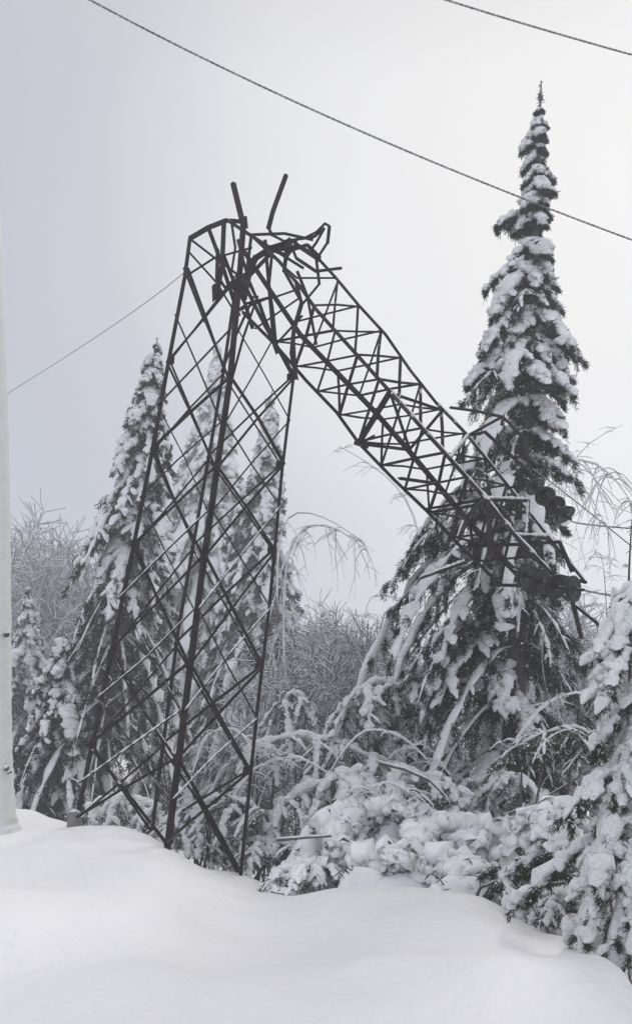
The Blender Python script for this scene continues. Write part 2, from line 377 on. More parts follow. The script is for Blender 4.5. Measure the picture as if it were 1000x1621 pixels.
# --- the tall spruce on the right that the broken mast leans on
YB = 15.8
top = at(856, 128, YB); bs = at(788, 1235, YB)
def trunkpt(py):
    f = (py - 128) / (1235 - 128); return at(856 + (788 - 856) * f, py, YB)
Hb = top.z - (gz(bs.x, YB) - 0.1)
def fr_of(py): return (trunkpt(py).z - (gz(bs.x, YB) - 0.1)) / Hb
tiers = [(0.0, S_(YB, 190), S_(YB, 60)), (fr_of(1150), S_(YB, 200), S_(YB, 64)), (fr_of(1000), S_(YB, 225), S_(YB, 66)), (fr_of(850), S_(YB, 225), S_(YB, 40)), (fr_of(760), S_(YB, 215), S_(YB, 30)),
         (fr_of(710), S_(YB, 190), S_(YB, 30)), (fr_of(650), S_(YB, 130), S_(YB, 40)), (fr_of(600), S_(YB, 112), S_(YB, 46)), (fr_of(500), S_(YB, 100), S_(YB, 46)), (fr_of(455), S_(YB, 70), S_(YB, 40)), (fr_of(400), S_(YB, 58), S_(YB, 32)),
         (fr_of(385), S_(YB, 24), S_(YB, 18)), (fr_of(340), S_(YB, 46), S_(YB, 24)), (fr_of(318), S_(YB, 24), S_(YB, 14)),
         (fr_of(285), S_(YB, 38), S_(YB, 20)), (fr_of(230), S_(YB, 26), S_(YB, 15)), (fr_of(190), S_(YB, 13), S_(YB, 9)), (fr_of(165), .05, .05), (1.0, 0.03, 0.03)]
tiers = sorted(tiers)
ex = [(trunkpt(520), R(-12), S_(YB, 92), S_(YB, 62), 0.12, 0.40), (trunkpt(530), R(-40), S_(YB, 70), S_(YB, 100), 0.13, 0.35),
      (trunkpt(420), R(200), S_(YB, 84), S_(YB, 50), 0.13, 0.40), (trunkpt(450), R(190), S_(YB, 78), S_(YB, 75), 0.13, 0.42),
      (trunkpt(340), R(186), S_(YB, 76), S_(YB, 36), 0.10, 0.30), (trunkpt(500), R(215), S_(YB, 110), S_(YB, 95), 0.14, 0.45),
      (trunkpt(560), R(192), S_(YB, 125), S_(YB, 80), 0.14, 0.5), (trunkpt(935), R(262), 1.1, 0.55, 0.15, 0.5), (trunkpt(1060), R(250), 1.2, 0.9, 0.15, 0.6),
      (trunkpt(1000), R(215), 1.9, 1.3, 0.11, 0.7), (trunkpt(1090), R(285), 1.0, 0.9, 0.14, 0.5)]
rx_ = random.Random(14)
for k_ in range(16):
    yy = 735 + 24 * k_
    ex.append((trunkpt(yy), R(rx_.uniform(158, 222)), S_(YB, rx_.uniform(150, 235)), S_(YB, rx_.uniform(95, 190)), rx_.choice((0.03, 0.06, 0.09, 0.12)), 0.65))
spruce('spruce_tree', 'tall snow laden spruce on the right that the broken mast has fallen against', top, bs, tiers, 12,
       trunk_r=0.22, S=0.18, wide=1.42, rise=0.05, nl=13, nb=185, blade=0.085, cov=0.78, lo=0.12, hang=0.45, lat=0.55, droop=0.9, nper=8, spacing=0.62, extra=ex, bottom=0.02, wood=0.022)

# --- the dim spruces on the left
def left_tree(label, tx, ty, bx, by, Yt, prof, seed, group='spruces behind the mast', **k):
    top = at(tx, ty, Yt); b = at(bx, by, Yt); H = top.z - (gz(b.x, Yt) - 0.1)
    def fr(py):
        f = (py - ty) / (by - ty); return (at(tx + (bx - tx) * f, py, Yt).z - (gz(b.x, Yt) - 0.1)) / H
    tiers = sorted([(fr(py), S_(Yt, l), S_(Yt, r)) for py, l, r in prof] + [(1.0, 0.03, 0.03)])
    return spruce('spruce_tree', label, top, b, tiers, seed, group=group, **k)
kw = dict(nsnow=M_SNOW, nneedle=M_NEEDLE, nl=10, nb=90, blade=0.125, wide=1.5, lat=0.75, S=0.17, cov=0.64, droop=1.45, nper=8, spacing=0.62, bw=0.08, lo=0.32)
left_tree('foremost slender snowy spruce left of the mast, its pointed top beside the left leg', 249, 535, 150, 1290, 24,
          [(1290, 145, 100), (1150, 135, 100), (1000, 102, 84), (880, 72, 66), (770, 62, 52), (700, 46, 38), (620, 28, 24), (570, 14, 12)], 21, **dict(kw, S=0.19, blade=0.13, nb=110, lat=0.85, spacing=0.68, lo=0.15, cov=0.6))
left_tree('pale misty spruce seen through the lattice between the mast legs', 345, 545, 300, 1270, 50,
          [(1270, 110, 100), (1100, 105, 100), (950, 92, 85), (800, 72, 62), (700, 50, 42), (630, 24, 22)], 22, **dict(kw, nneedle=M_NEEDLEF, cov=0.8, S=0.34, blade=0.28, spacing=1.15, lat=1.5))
left_tree('darker narrow spruce behind the right leg of the mast', 430, 618, 385, 1270, 36,
          [(1270, 140, 64), (1100, 125, 62), (980, 95, 48), (880, 66, 36), (780, 48, 28), (700, 28, 16)], 23, **dict(kw, spacing=0.9, S=0.26, blade=0.22, lat=1.1, lo=0.15))
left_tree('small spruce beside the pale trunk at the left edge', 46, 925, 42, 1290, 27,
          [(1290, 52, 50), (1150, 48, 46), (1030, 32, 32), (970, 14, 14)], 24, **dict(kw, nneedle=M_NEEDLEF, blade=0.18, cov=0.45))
left_tree('bushy low spruce filling the gap in front of the small left spruce', 100, 990, 82, 1290, 23,
          [(1290, 66, 60), (1150, 56, 50), (1060, 30, 30)], 25, **dict(kw, cov=0.42, lo=0.3))

# --- the near spruce at the right edge
YN = 8.4
pn = at(1085, 700, YN); bn = at(1075, 1500, YN)
rngN = np.random.default_rng(5)
exN = []
def tp(py): f = (py - 700) / 800; return at(1085 - 10 * f, py, YN)
for (py, aa, re, dr, s_, la) in [(900, 188, 1.10, 0.9, 0.07, 0.36), (925, 200, 1.15, 1.05, 0.07, 0.38), (950, 176, 0.9, 0.7, 0.07, 0.34), (985, 194, 1.15, 0.75, 0.07, 0.36), (1060, 184, 1.0, 0.75, 0.065, 0.32), (1085, 196, 1.3, 1.9, 0.075, 0.42),
                                 (1130, 206, 1.4, 2.0, 0.08, 0.44), (1150, 216, 1.25, 2.1, 0.08, 0.42), (1190, 190, 1.30, 0.55, 0.065, 0.36), (1200, 214, 1.2, 1.5, 0.075, 0.38), (1290, 186, 1.5, 0.75, 0.06, 0.34), (1350, 220, 1.0, 0.8, 0.07, 0.34)]:
    exN.append((tp(py), R(aa), re, dr, s_ * 1.45, la * 1.2))
H = pn.z - (gz(bn.x, YN) - 0.1)
spruce('spruce_tree', 'nearest heavily loaded spruce at the right edge with its boughs hanging into view', at(1095, 640, YN), bn,
       [(0, 1.0, 1.1), (0.3, 0.95, 1.1), (0.5, 0.85, 1.0), (0.8, 0.35, 0.5), (1, 0.03, 0.03)], 31, nneedle=M_NEEDLEN, trunk_r=0.13, S=0.075, nl=20, nb=210, blade=0.048, hang=0.22, vj=0.08, wide=1.1, crumbs=0.06, lo=0.15,
       cov=0.6, lat=0.30, droop=1.1, nper=7, spacing=0.34, extra=exN, bottom=0.02, wood=0.012)

# ------------------------------------------------------------------ bare trees and bowed shrubs
def bare_segments(rng, h, r0, spread=0.5, levels=4, kids=5, up=0.25, start=None, lean=(0, 0)):
    segs = []
    def grow(p, d, L, r, lv):
        k = 4; 
        for i in range(k):
            d = d + rng.normal(0, 0.10, 3) + np.array([0, 0, up * 0.12 if lv else 0.03]); d /= np.linalg.norm(d)
            q = p + d * L / k; r2 = r * (1 - 0.16)
            segs.append((p, q, r, r2))
            if lv < levels and (lv > 0 or i >= 1):
                for _ in range(int(kids / 2 + rng.random() * kids / 2)):
                    a = rng.uniform(0, 6.28); s = np.cross(d, np.array([math.cos(a), math.sin(a), 0.3])); s /= np.linalg.norm(s)
                    dd = d * rng.uniform(0.35, 0.8) + s * rng.uniform(0.5, 1.0) * (0.6 + spread); dd /= np.linalg.norm(dd)
                    grow(q, dd, L * rng.uniform(0.38, 0.6), r2 * 0.5, lv + 1)
            p, r = q, r2
    grow(np.zeros(3), np.array([lean[0], lean[1], 1.0]), h, r0, 0)
    return segs
def bare_tree_mesh(seed, h, r0, levels=3, kids=5, spread=0.5, rmin=0.008):
    rng = np.random.default_rng(seed); sg = bare_segments(rng, h, r0, spread, levels, kids)
    P = np.array([[a, b] for a, b, _, _ in sg]); RR = np.maximum(np.array([[a, b] for _, _, a, b in sg]), rmin)
    return P, RR
def bare_tree(P, RR, loc, label, mat, group, rot=0.0, smat=M_SNOWF, name='bare_tree', snowy=True):
    root = empty(name, (loc[0], loc[1], loc[2]), label, 'bare tree', group)
    tk = MB(); big = RR[:, 0] > RR.max() * 0.45
    o = np.array(loc)
    tubes(tk, P[big] + o, RR[big], 6); tubes_ok = tk.build('trunk', mat, root)
    cr = MB(); tubes(cr, P[~big] + o, RR[~big], 3); c = cr.build('crown', mat, root)
    if snowy:
        d = P[:, 1] - P[:, 0]; hz = np.hypot(d[:, 0], d[:, 1]) / (np.linalg.norm(d, axis=1) + 1e-9)
        k = (hz > 0.45) & ~big
        sn = MB(); Rs = RR[k] * 0.7 + 0.004; Ps = P[k] + o + np.array([0, 0, 1.0]) * (RR[k] * 0.8)[..., None]
        tubes(sn, Ps, Rs, 4); sn.build('snow_cover', smat, c)
    root.rotation_euler.z = rot
    return root
def copy_tree(o, loc, rot, scale, label, parent=None):
    c = o.copy(); COL.objects.link(c)
    if parent is None: c.location = loc; c.rotation_euler.z = rot; c.scale = scale; c['label'] = label
    else: c.parent = parent
    for ch in o.children: copy_tree(ch, None, None, None, None, c)
    return c
random.seed(8)
LBF = 'thin frosted bare tree standing in the misty thicket behind the mast'
kinds = []
for i, sd in enumerate((41, 42, 43)):
    P, RR = bare_tree_mesh(sd, [4.2, 3.6, 4.6][i], 0.06, 3, 6, 0.6, 0.009)
    kinds.append((P, RR))
spots = [(462, 24), (490, 19.5), (520, 25), (548, 27), (585, 24), (440, 29), (620, 28), (835, 21), (862, 24), (900, 20), (935, 24), (880, 28), (960, 21), (990, 26), (505, 31), (570, 31), (915, 30), (845, 31)]
first = {}
for i, (px, Yd) in enumerate(spots):
    Yd = Yd if i == 1 else Yd * 1.4; x = (px - 500) / FPX * Yd; z = gz(x, Yd) - 0.05; k = i % 3
    if k not in first:
        first[k] = bare_tree(*kinds[k], (x, Yd, z), LBF, M_TWIGF, 'bare trees in the misty thicket')
        if i == 1: first[k]['label'] = 'dark forked bare sapling standing clear of the thicket left of the leaning spruce'
    else:
        copy_tree(first[k], (x, Yd, z), random.uniform(0, 6.28), (1.3, 1.3, random.uniform(1.05, 1.4)), LBF)
LBW = 'pale frosted tree of the distant wood at the far left'
for i, (px, Yd) in enumerate([(35, 46), (58, 50), (82, 44), (100, 52), (122, 46), (140, 55), (20, 56), (5, 48), (66, 58), (160, 50), (112, 60), (190, 56)]):
    x = (px - 500) / FPX * Yd; z = gz(x, Yd) - 0.1; s = random.uniform(1.5, 2.2)
    c = copy_tree(first[i % 3], (x, Yd, z), random.uniform(0, 6.28), (s, s, s * 1.05), LBW); c['group'] = 'trees of the distant wood'

def bowed(name, label, pts, cat='bent tree', r0=0.035, twigs=40, tl=0.7, hang=1.2, seed=1, mat=M_TWIGF, smat=M_SNOWF, S=0.035, group=None, spread=0.5, tw=0.006, forks=3):
    "a stem bowed over by its load: arch through pts, side twigs hanging, snow lying on top"
    rng = np.random.default_rng(seed); pts = np.array([list(p) for p in pts])
    root = empty(name, (pts[0][0], pts[0][1], gz(pts[0][0], pts[0][1]) - 0.05), label, cat, group)
    if pts[0][2] > gz(pts[0][0], pts[0][1]): pts = np.concatenate([[[pts[0][0], pts[0][1], gz(pts[0][0], pts[0][1]) - 0.1]], pts])
    cs = np.concatenate([[0], np.cumsum(np.linalg.norm(np.diff(pts, axis=0), axis=1))]); cs /= cs[-1]
    def cur(t):
        q = np.array([np.interp(t, cs, pts[:, i]) for i in range(3)]).T; return q
    t = np.linspace(0, 1, 26); P = cur(t)
    for _ in range(3): P[1:-1] = 0.25 * P[:-2] + 0.5 * P[1:-1] + 0.25 * P[2:]
    mb = MB(); tubes(mb, P[None], (r0 * (1.05 - t))[None] + 0.004, 6, cap=True); mb.build('stem', mat, root)
    cr, sn = MB(), MB()
    n = twigs; q = 0.2 + 0.8 * rng.random(n) ** 0.8; B = np.array([np.interp(q, t, P[:, i]) for i in range(3)]).T
    a = rng.uniform(0, 6.28, n); D = np.stack([np.cos(a), np.sin(a), 0 * a], -1); L = tl * rng.uniform(0.4, 1.3, n)
    s = np.linspace(0, 1, 7)[None, :, None]
    Tw = B[:, None] + D[:, None] * (L * spread)[:, None, None] * s + np.array([0, 0, 1.0]) * (L[:, None, None] * (0.25 * s - hang * s ** 1.9))
    Tw = Tw + rng.normal(0, 0.015, Tw.shape) * s
    rt = tw * (1.3 - s[..., 0]) * np.ones((n, 1)); tubes(cr, Tw, rt, 4)
    m = n * forks; i0 = np.repeat(np.arange(n), forks); s0 = rng.integers(1, 6, m); B2 = Tw[i0, s0]
    D2 = rng.normal(0, 1, (m, 3)); D2[:, 2] = -np.abs(D2[:, 2]) * hang * 0.6; D2 /= np.linalg.norm(D2, axis=1, keepdims=True)
    L2 = L[i0] * rng.uniform(0.2, 0.5, m); s2 = np.linspace(0, 1, 4)[None, :, None]
    T2 = B2[:, None] + D2[:, None] * L2[:, None, None] * s2 - np.array([0, 0, 0.25]) * (L2[:, None, None] * s2 ** 2)
    tubes(cr, T2, np.full((m, 4), tw * 0.6), 3)
    c = cr.build('twigs', mat, root)
    ts = t[3:]; Rs = S * (0.5 + 0.8 * rng.random(len(ts))) * np.clip((1.02 - ts) * 5, 0.1, 1); Ps = P[3:] + np.array([0, 0, 1.0]) * (Rs * 0.7)[:, None]
    tubes(sn, Ps[None], Rs[None], 7, jit=0.08, rng=rng)
    rs = S * 0.42 * (0.5 + 0.9 * rng.random((n, 7))) * np.clip((1.02 - s[..., 0]) * 4, 0.1, 1)
    tubes(sn, Tw + np.array([0, 0, 1.0]) * (rs * 0.7)[..., None], rs, 5, jit=0.1, rng=rng)
    r2 = S * 0.25 * (0.5 + 0.9 * rng.random((m, 4))); tubes(sn, T2 + np.array([0, 0, 1.0]) * (r2 * 0.6)[..., None], r2, 4)
    sn.build('snow_cover', smat, c)
    return root
G1 = 'saplings bowed over by the snow'
bowed('bowed_birch', 'arched frosted birch bent to the right just beside the right leg of the mast', [at(452, 1150, 20), at(448, 930, 20), at(462, 835, 20), at(505, 822, 19.8), at(545, 838, 19.5), at(580, 872, 19.5)], seed=51, group=G1, twigs=42, tl=1.2, S=0.03, tw=0.009)
bowed('bowed_birch', 'thin arched sapling reaching across the gap towards the leaning spruce', [at(440, 1180, 22), at(438, 870, 22), at(452, 800, 22), at(500, 812, 21.5), at(545, 832, 21), at(578, 862, 21)], seed=52, group=G1, twigs=14, tl=0.8, S=0.025, mat=M_TWIG)
bowed('bowed_birch', 'broad frosted birch arched over in the right background towards the near spruce', [at(845, 1150, 19), at(835, 860, 19), at(850, 740, 19), at(900, 712, 19), at(950, 728, 18.6), at(990, 765, 18.2), at(1020, 850, 18)], seed=53, group=G1, twigs=48, tl=1.4, S=0.03, tw=0.009, spread=0.6)
bowed('bowed_birch', 'fine frosted sapling arched under the broad birch in the right background', [at(855, 1150, 20), at(850, 830, 20), at(862, 745, 20), at(900, 742, 20), at(935, 775, 19.8), at(965, 850, 19.5)], seed=54, group=G1, twigs=40, tl=1.2, S=0.03, tw=0.008)
bowed('bare_sapling', 'upright fine twigged sapling whose tip shows right of the fallen mast above the arched birch', [at(880, 1150, 22), at(885, 850, 22), at(900, 720, 22), at(940, 690, 22), at(985, 672, 22)], seed=55, group=G1, twigs=16, tl=0.6, hang=0.2, S=0.02, cat='bare tree')
bowed('bare_sapling', 'faint bent sapling showing under the middle of the fallen mast section', [at(680, 1150, 21), at(668, 850, 21), at(640, 775, 21), at(590, 735, 21), at(536, 706, 21)], seed=56, group=G1, twigs=26, tl=0.9, hang=0.4, S=0.025)
bowed('bare_sapling', 'dark thin broken trunk standing against the near spruce at the right edge', [at(998, 1120, 9.6), at(993, 1000, 9.6), at(994, 900, 9.6), at(1000, 815, 9.6)], seed=57, group=None, twigs=16, tl=0.35, hang=0.3, S=0.02, cat='bare tree', mat=M_TWIG, r0=0.05)
# bare twigs weaving through the thicket: broad frosted shrubs
LSH = 'frosted shrub in the misty thicket behind the mast'
def arc(px0, py0, px1, py1, px2, py2, Yd): return [at(px0, py0, Yd), at((px0 + px1) / 2 - 3, (py0 + py1) / 2 - 8, Yd), at(px1, py1, Yd - .1), at((px1 + px2) / 2, (py1 + py2) / 2 - 8, Yd - .2), at(px2, py2, Yd - .3)]
rs_ = random.Random(4)
for i in range(34):
    px = rs_.uniform(440, 600) if i < 15 else rs_.uniform(815, 990); Yd = rs_.uniform(21, 31)
    hgt = rs_.uniform(930, 1110) if i < 15 else rs_.uniform(850, 1050); sgn = rs_.choice((-1, 1))
    bowed('frosted_shrub', LSH, arc(px, 1180, px + sgn * 25, hgt, px + sgn * rs_.uniform(55, 100), hgt + rs_.uniform(10, 60), Yd), 'shrub', r0=0.03, twigs=24, tl=1.1, hang=0.5, seed=100 + i,
          S=0.014, group='frosted shrubs in the misty thicket', spread=0.9, tw=0.007, mat=M_TWIGF if i % 2 else M_TWIG)

# ------------------------------------------------------------------ snow laden brush in front
def brush(name, label, ridge, seed, n=16, reach=0.7, drop=0.6, S=0.07, lat=0.35, nb=50, blade=0.07, cov=0.42, cat='shrub', vj=0.09, group='snow loaded bushes below the mast', mat=M_TWIG, smat=M_SNOW, depth=0.5, azc=None, stems=5, ms=1.0, rise=0.15):
    rng = np.random.default_rng(seed); ridge = np.array([list(p) for p in ridge]); k = len(ridge)
    b0 = ridge.mean(0); base = (b0[0], b0[1], gz(b0[0], b0[1]) - 0.05)
    root = empty(name, base, label, cat, group)
    q = np.linspace(0, k - 1, n) + rng.normal(0, 0.08, n); P0 = np.array([np.interp(q, range(k), ridge[:, i]) for i in range(3)]).T
    P0 = P0 + rng.normal(0, 1, (n, 3)) * np.array([0.06, depth * 0.4, 0.04])
    az = rng.uniform(0, 6.28, n) if azc is None else R(azc) + rng.normal(0, 0.5, n)
    re = reach * rng.uniform(0.5, 1.25, n)
    nd, sn, wd = MB(), MB(), MB()
    boughs((nd, sn, wd), P0, az, re, re * rise, re * drop * rng.uniform(0.5, 1.4, n), S * rng.uniform(0.6, 1.3, n), rng, 10, nb, blade, cov, lat, wood=0.014, bw=0.06, latdrop=0.8, main_snow=ms, crumbs=0.15, hang=0.18, vj=vj)
    # the bowed leader along the ridge with its own snow
    t = np.linspace(0, k - 1, 22); P = np.array([np.interp(t, range(k), ridge[:, i]) for i in range(3)]).T
    for _ in range(2): P[1:-1] = 0.25 * P[:-2] + 0.5 * P[1:-1] + 0.25 * P[2:]
    tubes(wd, P[None], np.full((1, 22), 0.02), 5)
    Rs = S * 0.9 * (0.5 + 0.8 * rng.random(22)); tubes(sn, (P + np.array([0, 0, 1.0]) * (Rs * 0.6)[:, None])[None], Rs[None], 8, sx=1.25, jit=0.1, rng=rng)
    for _ in range(stems):
        a = P[rng.integers(0, 22)]; gx = a[0] + rng.normal(0, 0.3); gy = a[1] + rng.normal(0, 0.3)
        pp = np.array([[gx, gy, gz(gx, gy) - 0.1], [(gx + a[0]) / 2 + rng.normal(0, .05), (gy + a[1]) / 2, (gz(gx, gy) + a[2]) / 2], a])
        tubes(wd, pp[None], np.array([[0.022, 0.018, 0.012]]), 5)
    wd.build('branch_wood', M_BARK, root)
    c = nd.build('twigs', mat, root, smooth=False); sn.build('snow_cover', smat, c)
    return root
brush('bowed_bush', 'long bowed bush whose snowy back arches right of the right leg below the thicket', [at(388, 1192, 15.6), at(430, 1172, 15.5), at(480, 1163, 15.4), at(540, 1178, 15.2), at(600, 1205, 15), at(655, 1222, 14.9)], 61, n=22, reach=0.8, drop=1.1, S=0.07, lat=0.4)
brush('small_fir', 'little snow capped fir poking up behind the long bowed bush', [at(444, 1112, 16.6), at(462, 1098, 16.6), at(486, 1112, 16.6)], 62, n=12, reach=0.5, drop=1.6, S=0.06, cat='conifer', group=None, stems=3)
brush('bowed_bush', 'bush with raised snowy arms at the foot of the leaning spruce', [at(530, 1150, 15.6), at(560, 1100, 15.6), at(600, 1075, 15.6), at(640, 1090, 15.5), at(665, 1130, 15.5)], 63, n=20, reach=0.75, drop=1.5, S=0.075, lat=0.4)
brush('bowed_bush', 'second row bush with thick snowy ridge under the long bowed bush', [at(455, 1270, 14.3), at(490, 1248, 14.2), at(530, 1232, 14.1), at(575, 1218, 14)], 64, n=16, reach=0.6, drop=1.3, S=0.09, lat=0.35)
brush('bowed_bush', 'bush drooping under the big spruce beside the long dark stick', [at(620, 1216, 14.2), at(665, 1232, 14.1), at(710, 1250, 14), at(750, 1262, 13.9)], 65, n=16, reach=0.6, drop=1.0, S=0.08, lat=0.35)
brush('bowed_bush', 'brushy tangle with little snow between the middle and right legs of the mast', [at(285, 1300, 14.6), at(315, 1275, 14.5), at(345, 1262, 14.4), at(375, 1265, 14.3), at(420, 1290, 14)], 66, n=22, reach=0.7, drop=1.0, S=0.06, lat=0.4, cov=0.5)
brush('bowed_bush', 'twiggy low bush at the foot of the right leg of the mast', [at(320,1335,14.3), at(370,1335,14.2), at(425,1330,14), at(470,1340,13.8)], 67, n=16, reach=0.5, drop=0.8, S=0.05, lat=0.3, cov=0.45)
brush('bowed_bush', 'snow plastered bush right of the leaning spruce foot beneath the hanging boughs', [at(745, 1245, 14.6), at(790, 1225, 14.5), at(830, 1240, 14.4), at(862, 1270, 14.3)], 68, n=16, reach=0.6, drop=1.1, S=0.085, lat=0.35)
brush('bowed_bush', 'dark leafy brush in front of the near spruce with thin bare twigs', [at(820, 1180, 12.5), at(860, 1160, 12.4), at(910, 1150, 12.3), at(950, 1170, 12.2)], 69, n=18, reach=0.7, drop=0.6, S=0.03, lat=0.4, cov=0.2, nb=60, mat=M_NEEDLEN, ms=0.6)
brush('juniper', 'small dark juniper half buried at the snow edge left of the near spruce', [at(790, 1400, 10.6), at(815, 1372, 10.6), at(850, 1352, 10.5), at(880, 1350, 10.4)], 70, n=14, reach=0.35, drop=0.6, S=0.04, lat=0.2, cov=0.35, nb=90, mat=M_NEEDLEN, cat='shrub', group=None)
brush('bowed_bush', 'bent bush spilling snow at the very foot of the near spruce', [at(800, 1440, 9.8), at(850, 1415, 9.6), at(900, 1420, 9.4), at(935, 1450, 9.2)], 71, n=12, reach=0.4, drop=0.8, S=0.07, lat=0.22, cov=0.7)
brush('bowed_bush', 'low frosted brush under the left spruce between the left and middle legs', [at(150, 1275, 17), at(185, 1262, 17), at(220, 1268, 16.8), at(250, 1280, 16.6)], 72, n=14, reach=0.7, drop=0.9, S=0.08, lat=0.4)
brush('bowed_bush', 'wide frosty brush filling the hollow right behind the snow mounds', [at(600, 1285, 14.8), at(680, 1272, 14.8), at(760, 1290, 14.6), at(830, 1310, 14.2)], 73, n=26, reach=0.8, drop=0.7, S=0.08, lat=0.4, cov=0.7)

def mound(label, c, rx, ry, h, seed, twigs=10, clump=24):
    "bush buried in snow: a lumpy heap with a few dark shoots showing"
    rng = np.random.default_rng(seed); z = gz(c[0], c[1]) - 0.05
    root = empty('buried_bush', (c[0], c[1], z), label, 'buried bush', 'bushes buried under snow mounds')
    nA, nR = 72, 34; a = np.linspace(0, 2 * np.pi, nA, endpoint=False); r = np.linspace(0, 1, nR)
    A, Rr = np.meshgrid(a, r); wob = 1 + 0.12 * np.sin(3 * A + seed) + 0.08 * np.sin(5 * A + 2 * seed)
    Xl = Rr * np.cos(A) * rx * wob; Yl = Rr * np.sin(A) * ry * wob
    Hh = h * (1 - Rr ** 2) ** 0.8
    L = np.zeros_like(Hh)
    for _ in range(clump):
        ca, cr_ = rng.uniform(0, 6.28), rng.random() ** 0.5 * 0.95
        cx, cy = cr_ * math.cos(ca) * rx, cr_ * math.sin(ca) * ry; s = rng.uniform(0.13, 0.34) * min(1, rx * 1.6); hh = s * rng.uniform(0.4, 0.7)
        d2 = ((Xl - cx) ** 2 + (Yl - cy) ** 2) / s ** 2; s = s
        L = np.maximum(L, hh * np.sqrt(np.clip(1 - d2 * 0.8, 0, 1)))
    for _ in range(int(twigs * 0.8)):
        ca, cr_ = rng.uniform(3.6, 5.9), rng.uniform(0.25, 0.85); cx, cy = cr_ * math.cos(ca) * rx, cr_ * math.sin(ca) * ry; s = rng.uniform(0.07, 0.15)
        L = L - 0.28 * np.exp(-((Xl - cx) ** 2 / (s * 1.6) ** 2 + (Yl - cy) ** 2 / s ** 2))
    Zl = Hh + L * np.clip((1 - Rr) * 6, 0, 1) + rng.normal(0, 0.002, Hh.shape)
    Xl = Xl + rng.normal(0, 0.002, Xl.shape); Yl = Yl + rng.normal(0, 0.002, Xl.shape)
    gzz = ground_z(c[0] + Xl, c[1] + Yl) - 0.05
    V = np.stack([c[0] + Xl, c[1] + Yl, gzz + Zl], -1)
    i = np.arange(nR * nA).reshape(nR, nA); j = np.roll(i, -1, 1)
    mb = MB(); mb.add(V, np.stack([i[:-1], j[:-1], j[1:], i[1:]], -1).reshape(-1, 4))
    mb.build('snow_cover', M_PUFF, root)
    if twigs:
        tw, nd, sn = MB(), MB(), MB()
        k = rng.integers(nR // 4, nR - 3, twigs); aa = rng.integers(nA // 2, nA, twigs)
        B = V[k, aa]; D = rng.normal(0, 0.6, (twigs, 3)); D[:, 2] = np.abs(D[:, 2]) + 0.1; D[:, 1] -= 0.4; D /= np.linalg.norm(D, axis=1, keepdims=True)
        Ls = rng.uniform(0.12, 0.45, twigs); s = np.linspace(-0.3, 1, 6)[None, :, None]
        P = B[:, None] + D[:, None] * Ls[:, None, None] * s - np.array([0, 0, 0.5]) * (Ls[:, None, None] * np.clip(s, 0, 1) ** 2)
        tubes(tw, P, np.full((twigs, 6), 0.008), 4)
        m = twigs * 14; ii = np.repeat(np.arange(twigs), 14); Bn = P[ii, rng.integers(1, 6, m)]
        Dn = rng.normal(0, 1, (m, 3)); Dn[:, 2] -= 0.6; blades(tw, Bn, Dn, rng.uniform(0.05, 0.14, m), 0.009, rng)
        tw.build('twigs', M_TWIG, root)
    return root
mound('large snow mound in the middle with the dark stick poking from its left', at(555, 1345, 13.3), 0.95, 0.7, 1.08, 81, 18, 30)
mound('broad snow mound under the leaning spruce with dark hollows', at(665, 1350, 12.9), 1.05, 0.8, 1.08, 82, 22, 34)
mound('snow mound right of the broad one reaching to the juniper', at(780, 1360, 12.4), 0.75, 0.7, 0.85, 83, 16, 26)
mound('low lumpy mound on the rim of the snow field right of the mast foot', at(480, 1395, 12.4), 0.5, 0.35, 0.20, 84, 16, 18)
mound('low mound on the rim below the broad mound', at(640, 1405, 11.6), 0.85, 0.4, 0.17, 85, 16, 30)
mound('rounded snow clump on the rim left of the juniper', at(745, 1412, 10.9), 0.5, 0.35, 0.18, 86, 12, 20)
mound('small block of snow beside the dark drop under the near spruce', at(950, 1482, 8.3), 0.17, 0.14, 0.14, 87, 0, 6)
mound('snow hump between the juniper and the near spruce', at(865, 1400, 9.9), 0.4, 0.3, 0.42, 88, 8, 12)

for k_, (lab, pp, sd) in enumerate([
    ('thin bare stem arching low over the bushes right of the mast foot', [(330,1385),(352,1290),(400,1215),(470,1195),(545,1240)], 151),
    ('bare stem bent across the long bowed bush towards the spruce foot', [(500,1330),(520,1220),(575,1150),(640,1165),(700,1230)], 152),
    ('thin arched stem in the brush between the middle and right mast legs', [(310,1340),(300,1240),(325,1160),(372,1150),(420,1200)], 153),
    ('dark looping stem above the puffy middle mound', [(690,1330),(660,1262),(610,1235),(560,1262)], 154),
    ('bare crooked stem leaning right of the leaning spruce foot', [(770,1310),(800,1200),(850,1120),(915,1090),(960,1110)], 155),
    ('slender stem bent left over the juniper at the snow edge', [(900,1410),(885,1330),(845,1290),(790,1300)], 156)]):
    bowed('bent_stem', lab, [at(a, b, 12.2 if sd == 156 else 14.4 if sd != 154 else 12.4) for a, b in pp], 'bare shrub', r0=0.02, twigs=26, tl=0.5, hang=0.5, seed=sd, S=0.026, group='bare stems bent over the bushes', spread=0.8, tw=0.005, smat=M_SNOW)
kb = dict(group='snow loaded bushes below the mast', S=0.155, lat=0.26, nb=40, blade=0.06, cov=0.8, depth=0.6, stems=3, rise=0.25, vj=0.03, smat=M_PUFF)
brush('bowed_bush', 'puffy snow heaped bush capping the large middle mound', [at(500, 1318, 12.9), at(540, 1296, 12.9), at(590, 1290, 12.9), at(640, 1284, 12.8)], 91, n=14, reach=0.45, drop=0.9, **kb)
brush('bowed_bush', 'puffy snow heaped bush with a dark hollow right of the middle mound', [at(660, 1305, 12.5), at(710, 1312, 12.4), at(770, 1318, 12.3), at(815, 1322, 12.2)], 92, n=14, reach=0.42, drop=0.9, **kb)
